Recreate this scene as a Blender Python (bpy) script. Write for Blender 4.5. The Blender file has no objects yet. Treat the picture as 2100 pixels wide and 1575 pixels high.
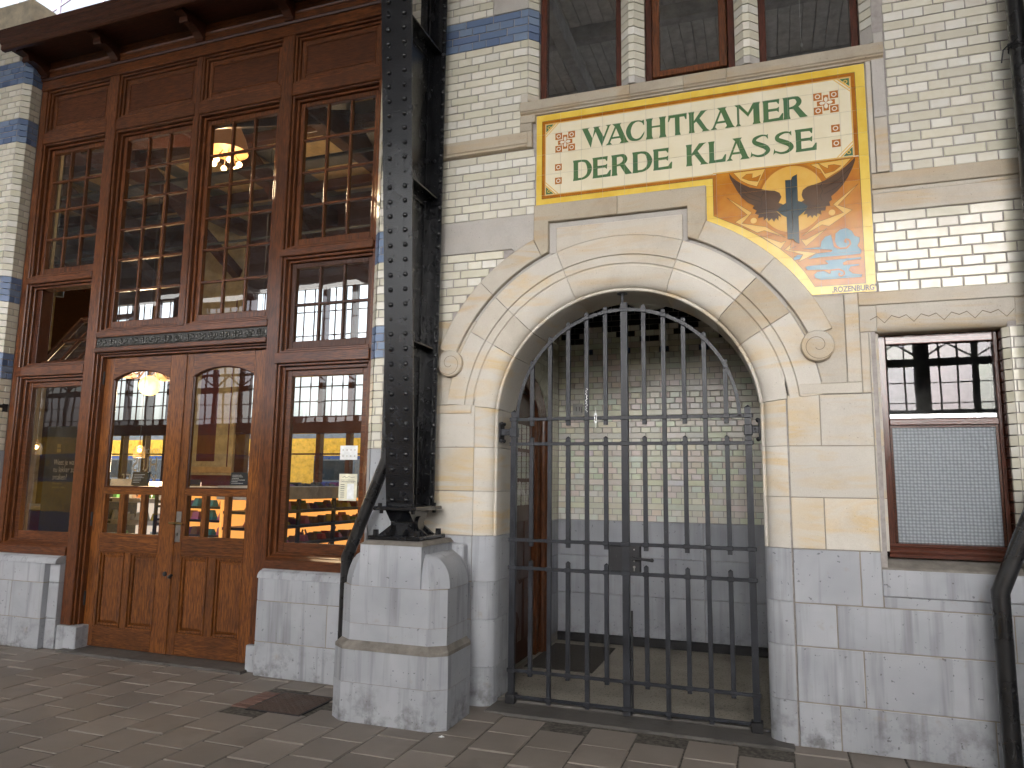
import bpy, bmesh, math, random
from mathutils import Vector, Matrix
random.seed(7)
PI = math.pi
SC = bpy.context.scene
COL = SC.collection

# ------------------------------------------------------------------ camera
def set_camera():
    yaw, pit, rol = -0.340572820, 0.134089080, 0.0126293542
    f = Vector((math.sin(yaw)*math.cos(pit), math.cos(yaw)*math.cos(pit), math.sin(pit)))
    r = Vector((math.cos(yaw), -math.sin(yaw), 0)); u = r.cross(f)
    c, s = math.cos(rol), math.sin(rol)
    r2 = c*r + s*u; u2 = -s*r + c*u
    cam = bpy.data.cameras.new('camera'); o = bpy.data.objects.new('camera', cam); COL.objects.link(o)
    cam.sensor_fit = 'HORIZONTAL'; cam.sensor_width = 36; cam.lens = 1487.735*36/2100
    cam.clip_start = 0.05; cam.clip_end = 500
    m = Matrix.Identity(4)
    for i, a in enumerate((r2, u2, -f)):
        for j in range(3): m[j][i] = a[j]
    for j, q in enumerate((1.315683, -4.672306, 1.471303)): m[j][3] = q
    o.matrix_world = m
    SC.camera = o
    return m
CAMM = set_camera()
CAMI = CAMM.inverted()
def to_px(p):
    q = CAMI @ Vector(p)
    if q.z > -0.05: return None
    return 1050 + 1487.735*q.x/-q.z, 787.5 - 1487.735*q.y/-q.z

# ------------------------------------------------------------------ world, sun, exposure
SUN_EL, SUN_AZ = math.radians(14), math.radians(172)    # the azimuth is measured from +Y
def set_light():
    w = bpy.data.worlds.new('World'); SC.world = w; w.use_nodes = True
    nt = w.node_tree; bg = nt.nodes['Background']
    sky = nt.nodes.new('ShaderNodeTexSky'); sky.sky_type = 'NISHITA'; sky.sun_disc = False
    sky.sun_elevation = SUN_EL; sky.sun_rotation = SUN_AZ
    sky.air_density = 1.0; sky.dust_density = 6.0; sky.ozone_density = 1.0
    hs = nt.nodes.new('ShaderNodeHueSaturation'); hs.inputs['Saturation'].default_value = 0.35   # overcast: the cloud takes the blue out
    nt.links.new(sky.outputs[0], hs.inputs['Color']); nt.links.new(hs.outputs[0], bg.inputs['Color'])
    bg.inputs['Strength'].default_value = 0.15
    l = bpy.data.lights.new('sun', 'SUN'); l.energy = 1.2; l.angle = math.radians(110); l.color = (1, .97, .92)
    o = bpy.data.objects.new('sun', l); COL.objects.link(o)
    d = Vector((math.sin(SUN_AZ)*math.cos(SUN_EL), math.cos(SUN_AZ)*math.cos(SUN_EL), math.sin(SUN_EL)))
    o.rotation_euler = d.to_track_quat('Z', 'Y').to_euler(); o.location = d*30
    vs = SC.view_settings; vs.view_transform = 'Standard'; vs.look = 'None'; vs.gamma = 1; vs.use_curve_mapping = False
    vs.exposure = 2.1
    c = SC.cycles; c.use_denoising = True; c.use_adaptive_sampling = True; c.adaptive_threshold = .03; c.max_bounces = 6; c.diffuse_bounces = 3; c.glossy_bounces = 3
    c.transmission_bounces = 5; c.transparent_max_bounces = 16; c.sample_clamp_indirect = 6; c.caustics_reflective = False; c.caustics_refractive = False
set_light()

# ------------------------------------------------------------------ mesh helpers
class MB:
    """collects shapes in world coordinates; build() links them as one mesh object"""
    def __init__(s): s.v = []; s.f = []; s.c = []
    def add(s, vs, fs, col=None):
        o = len(s.v); s.v += [tuple(q) for q in vs]
        for f in fs: s.f.append([i+o for i in f]); s.c.append(col)
        return s
    def box(s, x0, x1, y0, y1, z0, z1, b=0.0, col=None):
        if b <= 0:
            vs = [(x, y, z) for x in (x0, x1) for y in (y0, y1) for z in (z0, z1)]
            return s.add(vs, [(0,1,3,2),(4,6,7,5),(0,4,5,1),(2,3,7,6),(0,2,6,4),(1,5,7,3)], col)
        b = min(b, (x1-x0)*.45, (y1-y0)*.45, (z1-z0)*.45)
        lo = (x0,y0,z0); hi = (x1,y1,z1); vs = []; ix = {}
        for a in range(8):
            sg = [(a >> k) & 1 for k in range(3)]
            for k in range(3):
                p = []
                for j in range(3):
                    q = hi[j] if sg[j] else lo[j]
                    if j != k: q += -b if sg[j] else b
                    p.append(q)
                ix[(a,k)] = len(vs); vs.append(p)
        fs = []
        for k in range(3):
            i, j = [q for q in range(3) if q != k]
            for sd in (0, 1):
                cs = [(sd << k) | (p << i) | (q << j) for p, q in ((0,0),(1,0),(1,1),(0,1))]
                fs.append([ix[(c,k)] for c in cs])
            for p in (0,1):
                for q in (0,1):
                    c1 = (p << i) | (q << j); c2 = c1 | (1 << k)
                    fs.append([ix[(c1,i)], ix[(c1,j)], ix[(c2,j)], ix[(c2,i)]])
        for a in range(8): fs.append([ix[(a,0)], ix[(a,1)], ix[(a,2)]])
        ctr = Vector([(lo[j]+hi[j])/2 for j in range(3)]); out = []
        for f in fs:
            P = [Vector(vs[i]) for i in f]; n = (P[1]-P[0]).cross(P[2]-P[0])
            m = sum(P, Vector())/len(P) - ctr
            out.append(f if n.dot(m) > 0 else f[::-1])
        return s.add(vs, out, col)
    def prism(s, poly, y0, y1, b=0.0, col=None):
        """polygon [(x,z)] extruded from y0 (front) to y1, front edge chamfered by b"""
        a = sum(poly[i-1][0]*poly[i][1]-poly[i][0]*poly[i-1][1] for i in range(len(poly)))
        if a < 0: poly = poly[::-1]
        n = len(poly)
        if b > 0:
            ins = inset(poly, b)
            vs = [(x,y0,z) for x,z in ins] + [(x,y0+b,z) for x,z in poly] + [(x,y1,z) for x,z in poly]
            fs = [list(range(n))]
            for i in range(n):
                j = (i+1) % n
                fs.append([i, i+n, j+n, j][::1]); fs.append([i+n, i+2*n, j+2*n, j+n])
            fs.append(list(range(2*n, 3*n))[::-1])
        else:
            vs = [(x,y0,z) for x,z in poly] + [(x,y1,z) for x,z in poly]
            fs = [list(range(n))]
            for i in range(n):
                j = (i+1) % n; fs.append([i, i+n, j+n, j])
            fs.append(list(range(n, 2*n))[::-1])
        return s.add(vs, fs, col)
    def pane(s, x0, x1, y, z0, z1): return s.add([(x0,y,z0),(x1,y,z0),(x1,y,z1),(x0,y,z1)], [(0,1,2,3)])
    def sheet(s, poly, y, col=None):
        a = sum(poly[i-1][0]*poly[i][1]-poly[i][0]*poly[i-1][1] for i in range(len(poly)))
        if a < 0: poly = poly[::-1]
        return s.add([(x,y,z) for x,z in poly], [list(range(len(poly)))], col)
    def ext(s, poly, axis, a0, a1, col=None):
        """closed polygon in the plane across `axis` ('x': (y,z), 'z': (x,y)) extruded along it"""
        n = len(poly)
        mk = (lambda p, a: (a,p[0],p[1])) if axis == 'x' else (lambda p, a: (p[0],p[1],a))
        ar = sum(poly[i-1][0]*poly[i][1]-poly[i][0]*poly[i-1][1] for i in range(n))
        if ar < 0: poly = poly[::-1]
        vs = [mk(p,a0) for p in poly] + [mk(p,a1) for p in poly]
        fs = [list(range(n))[::-1], list(range(n,2*n))]
        for i in range(n):
            j = (i+1) % n; fs.append([i, j, j+n, i+n])
        return s.add(vs, fs, col)
    def arch(s, prof, cx, cz, a0, a1, n, caps=True):
        """closed profile [(r,y)] swept round (cx,cz) from a0 to a1 (degrees)"""
        m = len(prof); vs = []
        for k in range(n+1):
            a = math.radians(a0+(a1-a0)*k/n); c, sn = math.cos(a), math.sin(a)
            vs += [(cx+r*c, y, cz+r*sn) for r, y in prof]
        fs = []
        ar = sum(prof[i-1][0]*prof[i][1]-prof[i][0]*prof[i-1][1] for i in range(m))
        fl = (ar > 0) == (a1 > a0)
        for k in range(n):
            for i in range(m):
                j = (i+1) % m; q = [k*m+i, k*m+j, (k+1)*m+j, (k+1)*m+i]
                fs.append(q if fl else q[::-1])
        if caps:
            e = list(range(m)); g = [n*m+i for i in range(m)]
            fs.append(e[::-1] if fl else e); fs.append(g if fl else g[::-1])
        return s.add(vs, fs)
    def tube(s, pts, r, n=10, caps=True, flat=1.0):
        P = [Vector(p) for p in pts]; R = r if isinstance(r, (list, tuple)) else [r]*len(P)
        vs = []; up = None
        for k, p in enumerate(P):
            if k == 0: t = (P[1]-p).normalized(); sc = 1
            elif k == len(P)-1: t = (p-P[k-1]).normalized(); sc = 1
            else:
                t1 = (p-P[k-1]).normalized(); t2 = (P[k+1]-p).normalized(); t = (t1+t2).normalized()
                sc = 1/max(.5, t.dot(t1)) if (t1-t2).length > 1e-4 else 1
            if up is None: up = Vector((0,0,1)) if abs(t.z) < .9 else Vector((1,0,0))
            a = (up - t*up.dot(t)).normalized(); bb = t.cross(a); up = a
            for i in range(n):
                th = 2*PI*(i+.5)/n; vs.append(p + a*math.cos(th)*R[k]*sc + bb*math.sin(th)*R[k]*flat)
        fs = []
        for k in range(len(P)-1):
            for i in range(n):
                j = (i+1) % n; fs.append([k*n+i, k*n+j, (k+1)*n+j, (k+1)*n+i])
        if caps:
            fs.append(list(range(n))[::-1]); fs.append([(len(P)-1)*n+i for i in range(n)])
        return s.add(vs, fs)
    def lathe(s, prof, c, n=16, axis='z'):
        """open profile [(r,h)] turned round an axis through c; r = 0 at an end closes it"""
        vs = []; fs = []; m = len(prof); cx, cy, cz = c
        for r, h in prof:
            for i in range(n):
                t = 2*PI*i/n; a, b = r*math.cos(t), r*math.sin(t)
                vs.append((cx+a, cy+b, cz+h) if axis == 'z' else (cx+a, cy-h, cz+b) if axis == 'y' else (cx+h, cy+a, cz+b))
        for k in range(m-1):
            for i in range(n):
                j = (i+1) % n; fs.append([k*n+i, k*n+j, (k+1)*n+j, (k+1)*n+i])
        fs.append(list(range(n))[::-1]); fs.append([(m-1)*n+i for i in range(n)])
        return s.add(vs, fs)
    def ball(s, c, r, n=12, sq=(1,1,1)):
        prof = [(max(1e-4, math.sin(PI*k/(n//2))), -math.cos(PI*k/(n//2))) for k in range(n//2+1)]
        o = len(s.v); s.lathe(prof, (0,0,0), n)
        for i in range(o, len(s.v)):
            x, y, z = s.v[i]; s.v[i] = (c[0]+x*r*sq[0], c[1]+y*r*sq[1], c[2]+z*r*sq[2])
        return s
    def mesh(s, name):
        me = bpy.data.meshes.new(name); me.from_pydata(s.v, [], s.f); me.validate()
        if any(c is not None for c in s.c):
            at = me.color_attributes.new('col', 'FLOAT_COLOR', 'CORNER'); k = 0
            for p, c in zip(me.polygons, s.c):
                for _ in range(p.loop_total): at.data[k].color = (*(c or (1,1,1)), 1); k += 1
        return me
    def parts(s, name, mat, parent=None, smooth=0):
        """links every unconnected piece as an object of its own"""
        up = list(range(len(s.v)))
        def fd(i):
            while up[i] != i: up[i] = up[up[i]]; i = up[i]
            return i
        for f in s.f:
            for i in f[1:]: up[fd(i)] = fd(f[0])
        gr = {}
        for f, c in zip(s.f, s.c): gr.setdefault(fd(f[0]), []).append((f, c))
        out = []
        for k, fl in gr.items():
            m = MB(); ix = {}
            for f, c in fl:
                g_ = []
                for i in f:
                    if i not in ix: ix[i] = len(m.v); m.v.append(s.v[i])
                    g_.append(ix[i])
                m.f.append(g_); m.c.append(c)
            out.append(m.build(name, mat, parent, smooth))
        return out
    def build(s, name, mat, parent=None, smooth=0, tight=False):
        me = s.mesh(name)
        return link(name, me, mat, parent, (0,0,0), smooth)

def inset(poly, b):
    n = len(poly); out = []
    for i in range(n):
        p0, p1, p2 = Vector(poly[i-1]), Vector(poly[i]), Vector(poly[(i+1) % n])
        d1 = (p1-p0).normalized(); d2 = (p2-p1).normalized()
        n1 = Vector((-d1.y, d1.x)); n2 = Vector((-d2.y, d2.x)); m = n1+n2
        if m.length < 1e-6: m = n1
        m = m.normalized(); k = b/max(.35, m.dot(n1))
        out.append((p1.x+m.x*k, p1.y+m.y*k))
    return out

ORG = {}
def link(name, me, mat, parent=None, loc=(0,0,0), smooth=0):
    o = bpy.data.objects.new(name, me); COL.objects.link(o)
    if mat is not None and len(me.materials) == 0: me.materials.append(M[mat] if isinstance(mat, str) else mat)
    if smooth:
        me.polygons.foreach_set('use_smooth', [True]*len(me.polygons)); me.set_sharp_from_angle(angle=math.radians(smooth))
    L = Vector(loc); ORG[o.name] = L
    if parent is not None:
        o.parent = parent; o.location = L - ORG[parent.name]
    else: o.location = L
    return o
def tag(o, label, cat, group=None, kind=None):
    o['label'] = label; o['category'] = cat
    if group: o['group'] = group
    if kind: o['kind'] = kind
    return o
def thing(name, loc, label, cat, group=None):
    o = bpy.data.objects.new(name, None); COL.objects.link(o); o.location = loc; o.empty_display_size = .1
    ORG[o.name] = Vector(loc)
    return tag(o, label, cat, group)
def stuff(o): o['kind'] = 'stuff'; return o
def structure(o): o['kind'] = 'structure'; return o
def text_mesh(txt, size, x, y, z, align='LEFT', mirror=False, bold=0.0, sx=1.0):
    """flat lettering as a mesh in the XZ plane, baseline left at (x,y,z), readable from -Y"""
    cu = bpy.data.curves.new('txt', 'FONT'); cu.body = txt; cu.size = size; cu.align_x = align; cu.resolution_u = 4; cu.offset = bold
    o = bpy.data.objects.new('txt', cu); COL.objects.link(o)
    dg = bpy.context.evaluated_depsgraph_get(); me = bpy.data.meshes.new_from_object(o.evaluated_get(dg))
    bpy.data.objects.remove(o); bpy.data.curves.remove(cu)
    for v in me.vertices:
        a, b = v.co.x*sx, v.co.y
        v.co = (x+(-a if mirror else a), y, z+b)
    return me

# ------------------------------------------------------------------ materials
M = {}
class NT:
    def __init__(s, name):
        m = bpy.data.materials.new(name); m.use_nodes = True; s.m = m; s.t = m.node_tree; s.p = s.t.nodes['Principled BSDF']; s.out = s.t.nodes['Material Output']; M[name] = m
    def n(s, typ, **kw):
        nd = s.t.nodes.new('ShaderNode'+typ)
        for k, v in kw.items():
            if k.startswith('_'): setattr(nd, k[1:], v)
            else:
                key = int(k[1:]) if k[0] == 'i' and k[1:].isdigit() else k.replace('__', ' ')
                s.put(nd.inputs[key], v)
        return nd
    def put(s, sock, v):
        if isinstance(v, bpy.types.NodeSocket): s.t.links.new(v, sock)
        elif isinstance(v, bpy.types.Node): s.t.links.new(v.outputs[0], sock)
        else:
            if hasattr(sock.default_value, '__len__') and len(sock.default_value) == 4 and len(v) == 3: v = (*v, 1)
            sock.default_value = v
    def set(s, **kw):
        for k, v in kw.items(): s.put(s.p.inputs[k.replace('__', ' ')], v)
        return s
    def coord(s, scale=(1,1,1), rnd=True):
        tc = s.n('TexCoord'); mp = s.n('Mapping', Vector=tc.outputs['Object'], Scale=scale)
        if rnd:
            oi = s.n('ObjectInfo'); mu = s.n('Math', i0=oi.outputs['Random'], i1=37.0, _operation='MULTIPLY')
            cx = s.n('CombineXYZ', X=mu, Y=mu, Z=mu); s.put(mp.inputs['Location'], cx)
        return mp
    def noise(s, vec, scale, detail=4, rough=.55, dist=0.0):
        return s.n('TexNoise', Vector=vec, Scale=scale, Detail=detail, Roughness=rough, Distortion=dist)
    def ramp(s, fac, stops):
        r = s.n('ValToRGB', Fac=fac); e = r.color_ramp.elements
        while len(e) < len(stops): e.new(.5)
        for q, (p, c) in zip(e, stops): q.position = p; q.color = (*c, 1) if len(c) == 3 else c
        return r
    def mix(s, fac, a, b, mode='MIX'):
        nd = s.t.nodes.new('ShaderNodeMix'); nd.data_type = 'RGBA'; nd.blend_type = mode
        s.put(nd.inputs[0], fac); s.put(nd.inputs[6], a); s.put(nd.inputs[7], b)
        return nd.outputs[2]
    def bump(s, h, strength=.3, dist=.01, prev=None):
        b = s.n('Bump', Height=h, Strength=strength, Distance=dist)
        if prev is not None: s.put(b.inputs['Normal'], prev)
        s.put(s.p.inputs['Normal'], b); return b
def g(v): return (v, v, v)

def mat_brick(name, src):
    t = NT(name); co = t.coord((1,1,1), src == 'obj')
    c = t.n('ObjectInfo').outputs['Color'] if src == 'obj' else t.n('Attribute', _attribute_name='col').outputs['Color']
    n1 = t.noise(co, 22, 3); n2 = t.noise(co, 240, 2)
    c = t.mix(t.ramp(n1, [(.35, g(0)), (.75, g(.22))]), c, (.75,.66,.42), 'MULTIPLY')
    c = t.mix(t.ramp(n2, [(.70, g(0)), (.76, g(.45))]), c, (.10,.08,.06))
    t.set(Base__Color=c, Roughness=t.ramp(n1, [(.3, g(.10)), (.8, g(.28))]), IOR=1.40)
    t.bump(t.noise(co, 14, 2), .10, .012)
mat_brick('glazed_brick', 'obj'); mat_brick('glazed_brick_mass', 'att')

t = NT('mortar'); co = t.coord(); t.set(Base__Color=t.ramp(t.noise(co, 30, 4), [(.3, (.27,.25,.235)), (.75, (.40,.37,.35))]), Roughness=.9); t.bump(t.noise(co, 180, 3), .5, .004)

def mat_sand(name, a, b, v, vein=.5, dirt=.25):
    t = NT(name); co = t.coord((1,1,1)); st = t.coord((.55,.55,2.6))
    big = t.noise(co, 1.6, 3, .6, .6); wv = t.noise(t.coord((.6,.6,3.4)), 1.7, 3, .55, 1.6)
    fine = t.noise(co, 160, 2, .7)
    c = t.ramp(big, [(.30, a), (.72, b)])
    vm = t.n('Math', i0=t.ramp(wv, [(.46, g(0)), (.60, g(1)), (.72, g(.25))]), i1=t.ramp(t.noise(co, 1.9, 3), [(.36, g(0)), (.62, g(1))]), _operation='MULTIPLY')
    vm = t.n('Math', i0=vm, i1=vein, _operation='MULTIPLY')
    c = t.mix(vm, c, v)
    c = t.mix(t.ramp(t.noise(co, 4.5, 4, .7), [(.50, g(0)), (.80, g(dirt))]), c, (.16,.13,.10))
    c = t.mix(t.ramp(t.noise(co, 95, 2), [(.69, g(0)), (.75, g(.5))]), c, (.09,.075,.06))
    c = t.mix(.10, c, t.ramp(fine, [(.3, g(.2)), (.7, g(.8))]), 'OVERLAY')
    oi = t.n('ObjectInfo'); hv = t.n('HueSaturation', Color=c, Value=t.n('MapRange', i0=oi.outputs['Random'], i3=.90, i4=1.08).outputs[0])
    t.set(Base__Color=hv, Roughness=.72, IOR=1.4)
    t.bump(fine, .20, .004)
mat_sand('sandstone', (.47,.43,.365), (.53,.50,.44), (.50,.36,.19), .75, .22)
mat_sand('sandstone_pale', (.54,.51,.455), (.60,.57,.51), (.60,.45,.24), .85, .14)
mat_sand('sandstone_brown', (.39,.335,.255), (.46,.41,.325), (.44,.31,.17), .6, .32)
mat_sand('sandstone_grey', (.39,.37,.345), (.46,.44,.41), (.45,.38,.28), .15, .25)

def mat_blue(name, a, b, str_amt=.5):
    t = NT(name); co = t.coord((1,1,1)); vs = t.coord((9,9,.55))
    big = t.noise(co, 2.6, 3, .6, .3); chis = t.n('TexWave', Vector=t.n('Mapping', Vector=co, Rotation=(.4,.7,.5)), Scale=150, Distortion=14, Detail=2, Detail__Scale=.5, _bands_direction='DIAGONAL')
    c = t.ramp(big, [(.28, a), (.50, tuple((p+q)/2 for p, q in zip(a,b))), (.74, b)])
    c = t.mix(t.ramp(t.noise(vs, 1.4, 3, .62), [(.52, g(0)), (.72, g(str_amt))]), c, (.085,.085,.09))
    c = t.mix(t.ramp(t.noise(co, 38, 2, .6), [(.68, g(0)), (.72, g(.6))]), c, (.06,.06,.06))
    c = t.mix(t.ramp(t.noise(co, 9, 3, .6), [(.66, g(0)), (.80, g(.45))]), c, (.32,.26,.18))
    c = t.mix(.10, c, t.ramp(chis, [(.2, g(.3)), (.8, g(.7))]), 'OVERLAY')
    sep = t.n('SeparateXYZ', Vector=t.n('NewGeometry').outputs['Position'])
    low = t.n('MapRange', i0=sep.outputs['Z'], i1=.0, i2=.30, i3=.75, i4=0).outputs[0]
    dirt = t.n('Math', i0=low, i1=t.ramp(t.noise(co, 7, 4, .7), [(.48, g(0)), (.66, g(1))]), _operation='MULTIPLY')
    c = t.mix(dirt, c, (.075,.07,.065))
    oi = t.n('ObjectInfo'); hv = t.n('HueSaturation', Color=c, Value=t.n('MapRange', i0=oi.outputs['Random'], i3=.95, i4=1.05).outputs[0])
    t.set(Base__Color=hv, Roughness=.6, IOR=1.42)
    t.bump(chis, .22, .004)
mat_blue('bluestone', (.325,.34,.37), (.435,.45,.48), .45)
mat_blue('bluestone_dark', (.28,.295,.33), (.37,.385,.42), .3)

t = NT('dusty_ledge'); co = t.coord(); t.set(Base__Color=t.ramp(t.noise(co, 9, 6, .7), [(.3, (.14,.125,.11)), (.7, (.27,.25,.22))]), Roughness=.9); t.bump(t.noise(co, 70, 4), .4, .004)
t = NT('dark_line'); t.set(Base__Color=(.16,.13,.095), Roughness=.9)
t = NT('joint_filler'); t.set(Base__Color=t.ramp(t.noise(t.coord(), 5, 3), [(.35, (.24,.21,.175)), (.7, (.36,.325,.27))]), Roughness=.9)

def mat_wood(name, axis, a, b, coat=1.0, rough=.16):
    t = NT(name); sc = {'z': (9,9,.55), 'x': (.55,9,9), 'y': (9,.55,9)}[axis]
    st = t.coord(sc); co = t.coord((1,1,1))
    gr = t.noise(st, 5.5, 4, .65, .8); fi = t.noise(st, 24, 2, .6); mot = t.noise(co, 2.2, 3, .6); lump = t.noise(co, 105, 2, .6)
    c = t.ramp(gr, [(.25, a), (.52, tuple((p+q)/2 for p, q in zip(a,b))), (.75, b)])
    c = t.mix(t.ramp(fi, [(.44, g(0)), (.62, g(.72))]), c, (.026,.0075,.0026))
    c = t.mix(t.ramp(mot, [(.40, g(0)), (.75, g(.5))]), c, (.038,.011,.004))
    c = t.mix(t.ramp(lump, [(.70, g(0)), (.78, g(.6))]), c, (.010,.005,.003))
    oi = t.n('ObjectInfo'); hv = t.n('HueSaturation', Color=c, Value=t.n('MapRange', i0=oi.outputs['Random'], i3=.82, i4=1.12).outputs[0])
    t.set(Base__Color=hv, Roughness=.6, Specular__IOR__Level=.2, Coat__Weight=coat, Coat__Roughness=t.ramp(mot, [(.3, g(.07)), (.75, g(rough))]), Coat__IOR=1.5)
    b2 = t.bump(lump, .30, .0022, t.bump(gr, .14, .004)); t.put(t.p.inputs['Coat Normal'], b2)
mat_wood('wood_v', 'z', (.082,.0235,.0056), (.215,.065,.0145))
mat_wood('wood_h', 'x', (.080,.0225,.0054), (.200,.060,.0135))
mat_wood('wood_door_v', 'z', (.110,.033,.0058), (.290,.096,.0150))
mat_wood('wood_door_h', 'x', (.095,.028,.0052), (.240,.078,.0130))
mat_wood('wood_dark', 'x', (.046,.0125,.0046), (.085,.0235,.0075), .6, .22)
mat_wood('wood_red', 'z', (.075,.018,.009), (.125,.031,.014), 1.0, .2)
mat_wood('wood_red_h', 'x', (.075,.018,.009), (.125,.031,.014), 1.0, .2)

def mat_paint(name, col, rough, bumpscale=160, bs=.3, worn=None, coat=0.0):
    t = NT(name); co = t.coord((1,1,1))
    n = t.noise(co, 8, 3, .65); c = t.ramp(n, [(.3, tuple(q*.75 for q in col)), (.7, tuple(q*1.25 for q in col))])
    if worn: c = t.mix(t.ramp(t.noise(co, 60, 3, .7), [(.64, g(0)), (.72, g(.8))]), c, worn)
    t.set(Base__Color=c, Roughness=t.ramp(n, [(.3, g(rough*.8)), (.7, g(rough*1.25))]), Coat__Weight=coat, Coat__Roughness=.12)
    if name in ('black_iron', 'grey_iron', 'dark_iron'): t.set(Specular__IOR__Level=.40 if name == 'black_iron' else .28)
    if bs >= .12:
        b = t.bump(t.noise(co, bumpscale, 2, .6), bs, .003); t.put(t.p.inputs['Coat Normal'], b)
mat_paint('black_iron', (.009,.0095,.0115), .24, 90, .40, (.018,.018,.021), .3)
mat_paint('black_pipe', (.012,.012,.013), .28, 60, .15, (.04,.038,.035), .4)
mat_paint('grey_iron', (.026,.028,.034), .36, 150, .30, (.07,.07,.078), .0)
mat_paint('dark_iron', (.022,.022,.024), .5, 90, .4, (.07,.068,.065))
mat_paint('bronze', (.035,.035,.032), .38, 120, .5, (.14,.14,.15), .5)
mat_paint('concrete', (.45,.44,.42), .8, 60, .1)
mat_paint('hall_steel', (.03,.033,.036), .5, 60, .1)
mat_paint('plaster_cap', (.60,.53,.40), .8, 30, .3, (.20,.16,.12))
mat_paint('pale_wall', (.66,.65,.58), .6, 60, .1)
mat_paint('cream_wall', (.42,.36,.22), .7, 60, .2)
mat_paint('dark_red', (.10,.018,.014), .6, 60, .2)
mat_paint('navy_board', (.014,.022,.05), .45, 60, .05)
mat_paint('slate_board', (.018,.022,.024), .5, 60, .05)
mat_paint('steel', (.36,.35,.33), .35, 90, .2)
M['steel'].node_tree.nodes['Principled BSDF'].inputs['Metallic'].default_value = 1
mat_paint('brass', (.62,.45,.20), .3, 90, .1)
M['brass'].node_tree.nodes['Principled BSDF'].inputs['Metallic'].default_value = 1
mat_paint('aluminium', (.72,.73,.75), .3, 90, .05)
M['aluminium'].node_tree.nodes['Principled BSDF'].inputs['Metallic'].default_value = 1
mat_paint('white_paint', (.75,.75,.73), .5, 60, .05)
mat_paint('roof_board', (.78,.79,.80), .6, 60, .1)
mat_paint('roof_beam', (.52,.53,.54), .6, 60, .1)
mat_paint('train_yellow', (.75,.42,.03), .3, 20, .02)
mat_paint('train_blue', (.02,.06,.22), .3, 20, .02)
mat_paint('train_grey', (.13,.15,.17), .2, 20, .02)
mat_paint('shop_floor', (.12,.10,.08), .4, 60, .1)
mat_paint('shop_ceiling', (.19,.18,.165), .8, 60, .1)
mat_paint('ceiling_board', (.52,.36,.17), .6, 60, .1)
mat_paint('shelf_black', (.012,.012,.013), .4, 60, .1)
mat_paint('counter', (.42,.38,.34), .4, 60, .1)
mat_paint('paper', (.72,.70,.55), .7, 60, .05)
mat_paint('paper_white', (.78,.80,.80), .7, 60, .05)
mat_paint('ink', (.03,.03,.03), .7, 60, .05)
mat_paint('skin', (.50,.29,.20), .55, 60, .05)
mat_paint('suit', (.035,.045,.08), .8, 60, .2)
mat_paint('hair', (.035,.022,.014), .7, 200, .5)
mat_paint('terracotta', (.55,.16,.07), .7, 60, .2)
mat_paint('rubber', (.02,.02,.02), .8, 60, .2)
mat_paint('lilac_steel', (.36,.32,.42), .5, 60, .1)
mat_paint('shade_cloth', (.72,.50,.22), .8, 60, .1)
mat_paint('plant', (.05,.12,.03), .5, 60, .2)
for nm, c in dict(pack_red=(.42,.05,.05), pack_purple=(.14,.03,.13), pack_white=(.62,.60,.56), pack_yellow=(.60,.42,.06), pack_blue=(.06,.07,.30), pack_green=(.08,.24,.08), pack_brown=(.22,.11,.05), pack_orange=(.55,.17,.04), pack_pink=(.52,.12,.25), pack_teal=(.06,.26,.26)).items():
    mat_paint(nm, c, .35, 40, .3)

t = NT('paving'); co = t.coord((1,1,1)); oi = t.n('ObjectInfo')
n1 = t.noise(co, 5, 4, .65); n2 = t.noise(co, 130, 2, .6)
c = t.ramp(n1, [(.28, (.205,.175,.152)), (.72, (.285,.247,.216))])
c = t.mix(t.ramp(n2, [(.62, g(0)), (.70, g(.5))]), c, (.26,.24,.215))
c = t.mix(t.ramp(t.noise(co, 2.2, 3, .7), [(.56, g(0)), (.76, g(.35))]), c, (.085,.074,.066))
c = t.n('HueSaturation', Color=c, Value=t.n('MapRange', i0=oi.outputs['Random'], i3=.87, i4=1.10).outputs[0])
t.set(Base__Color=c, Roughness=t.ramp(n1, [(.3, g(.50)), (.7, g(.75))])); t.bump(n2, .35, .004)
t = NT('paving_joint'); co = t.coord(); t.set(Base__Color=t.ramp(t.noise(co, 40, 4), [(.35, (.05,.044,.038)), (.7, (.15,.135,.115))]), Roughness=.95)
t = NT('step_stone'); co = t.coord(); n1 = t.noise(co, 4, 6, .7)
c = t.ramp(n1, [(.30, (.070,.066,.062)), (.65, (.135,.125,.115))])
c = t.mix(t.ramp(t.noise(t.coord((1,3,1)), 3.2, 6, .7), [(.56, g(0)), (.68, g(.7))]), c, (.035,.032,.029))
t.set(Base__Color=c, Roughness=t.ramp(n1, [(.3, g(.35)), (.7, g(.75))])); t.bump(t.noise(co, 60, 4), .3, .004)
t = NT('terrazzo'); co = t.coord(); c = t.ramp(t.noise(co, 3, 5, .6), [(.3, (.24,.22,.185)), (.7, (.34,.31,.26))])
c = t.mix(t.ramp(t.noise(co, 95, 2, .5), [(.60, g(0)), (.66, g(.85))]), c, (.05,.045,.04)); t.set(Base__Color=c, Roughness=.65); t.bump(t.noise(co, 120, 2), .2, .003)
t = NT('mat_fibre'); co = t.coord(); t.set(Base__Color=t.ramp(t.noise(co, 60, 4), [(.3, (.035,.03,.026)), (.7, (.07,.062,.055))]), Roughness=.95)

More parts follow.
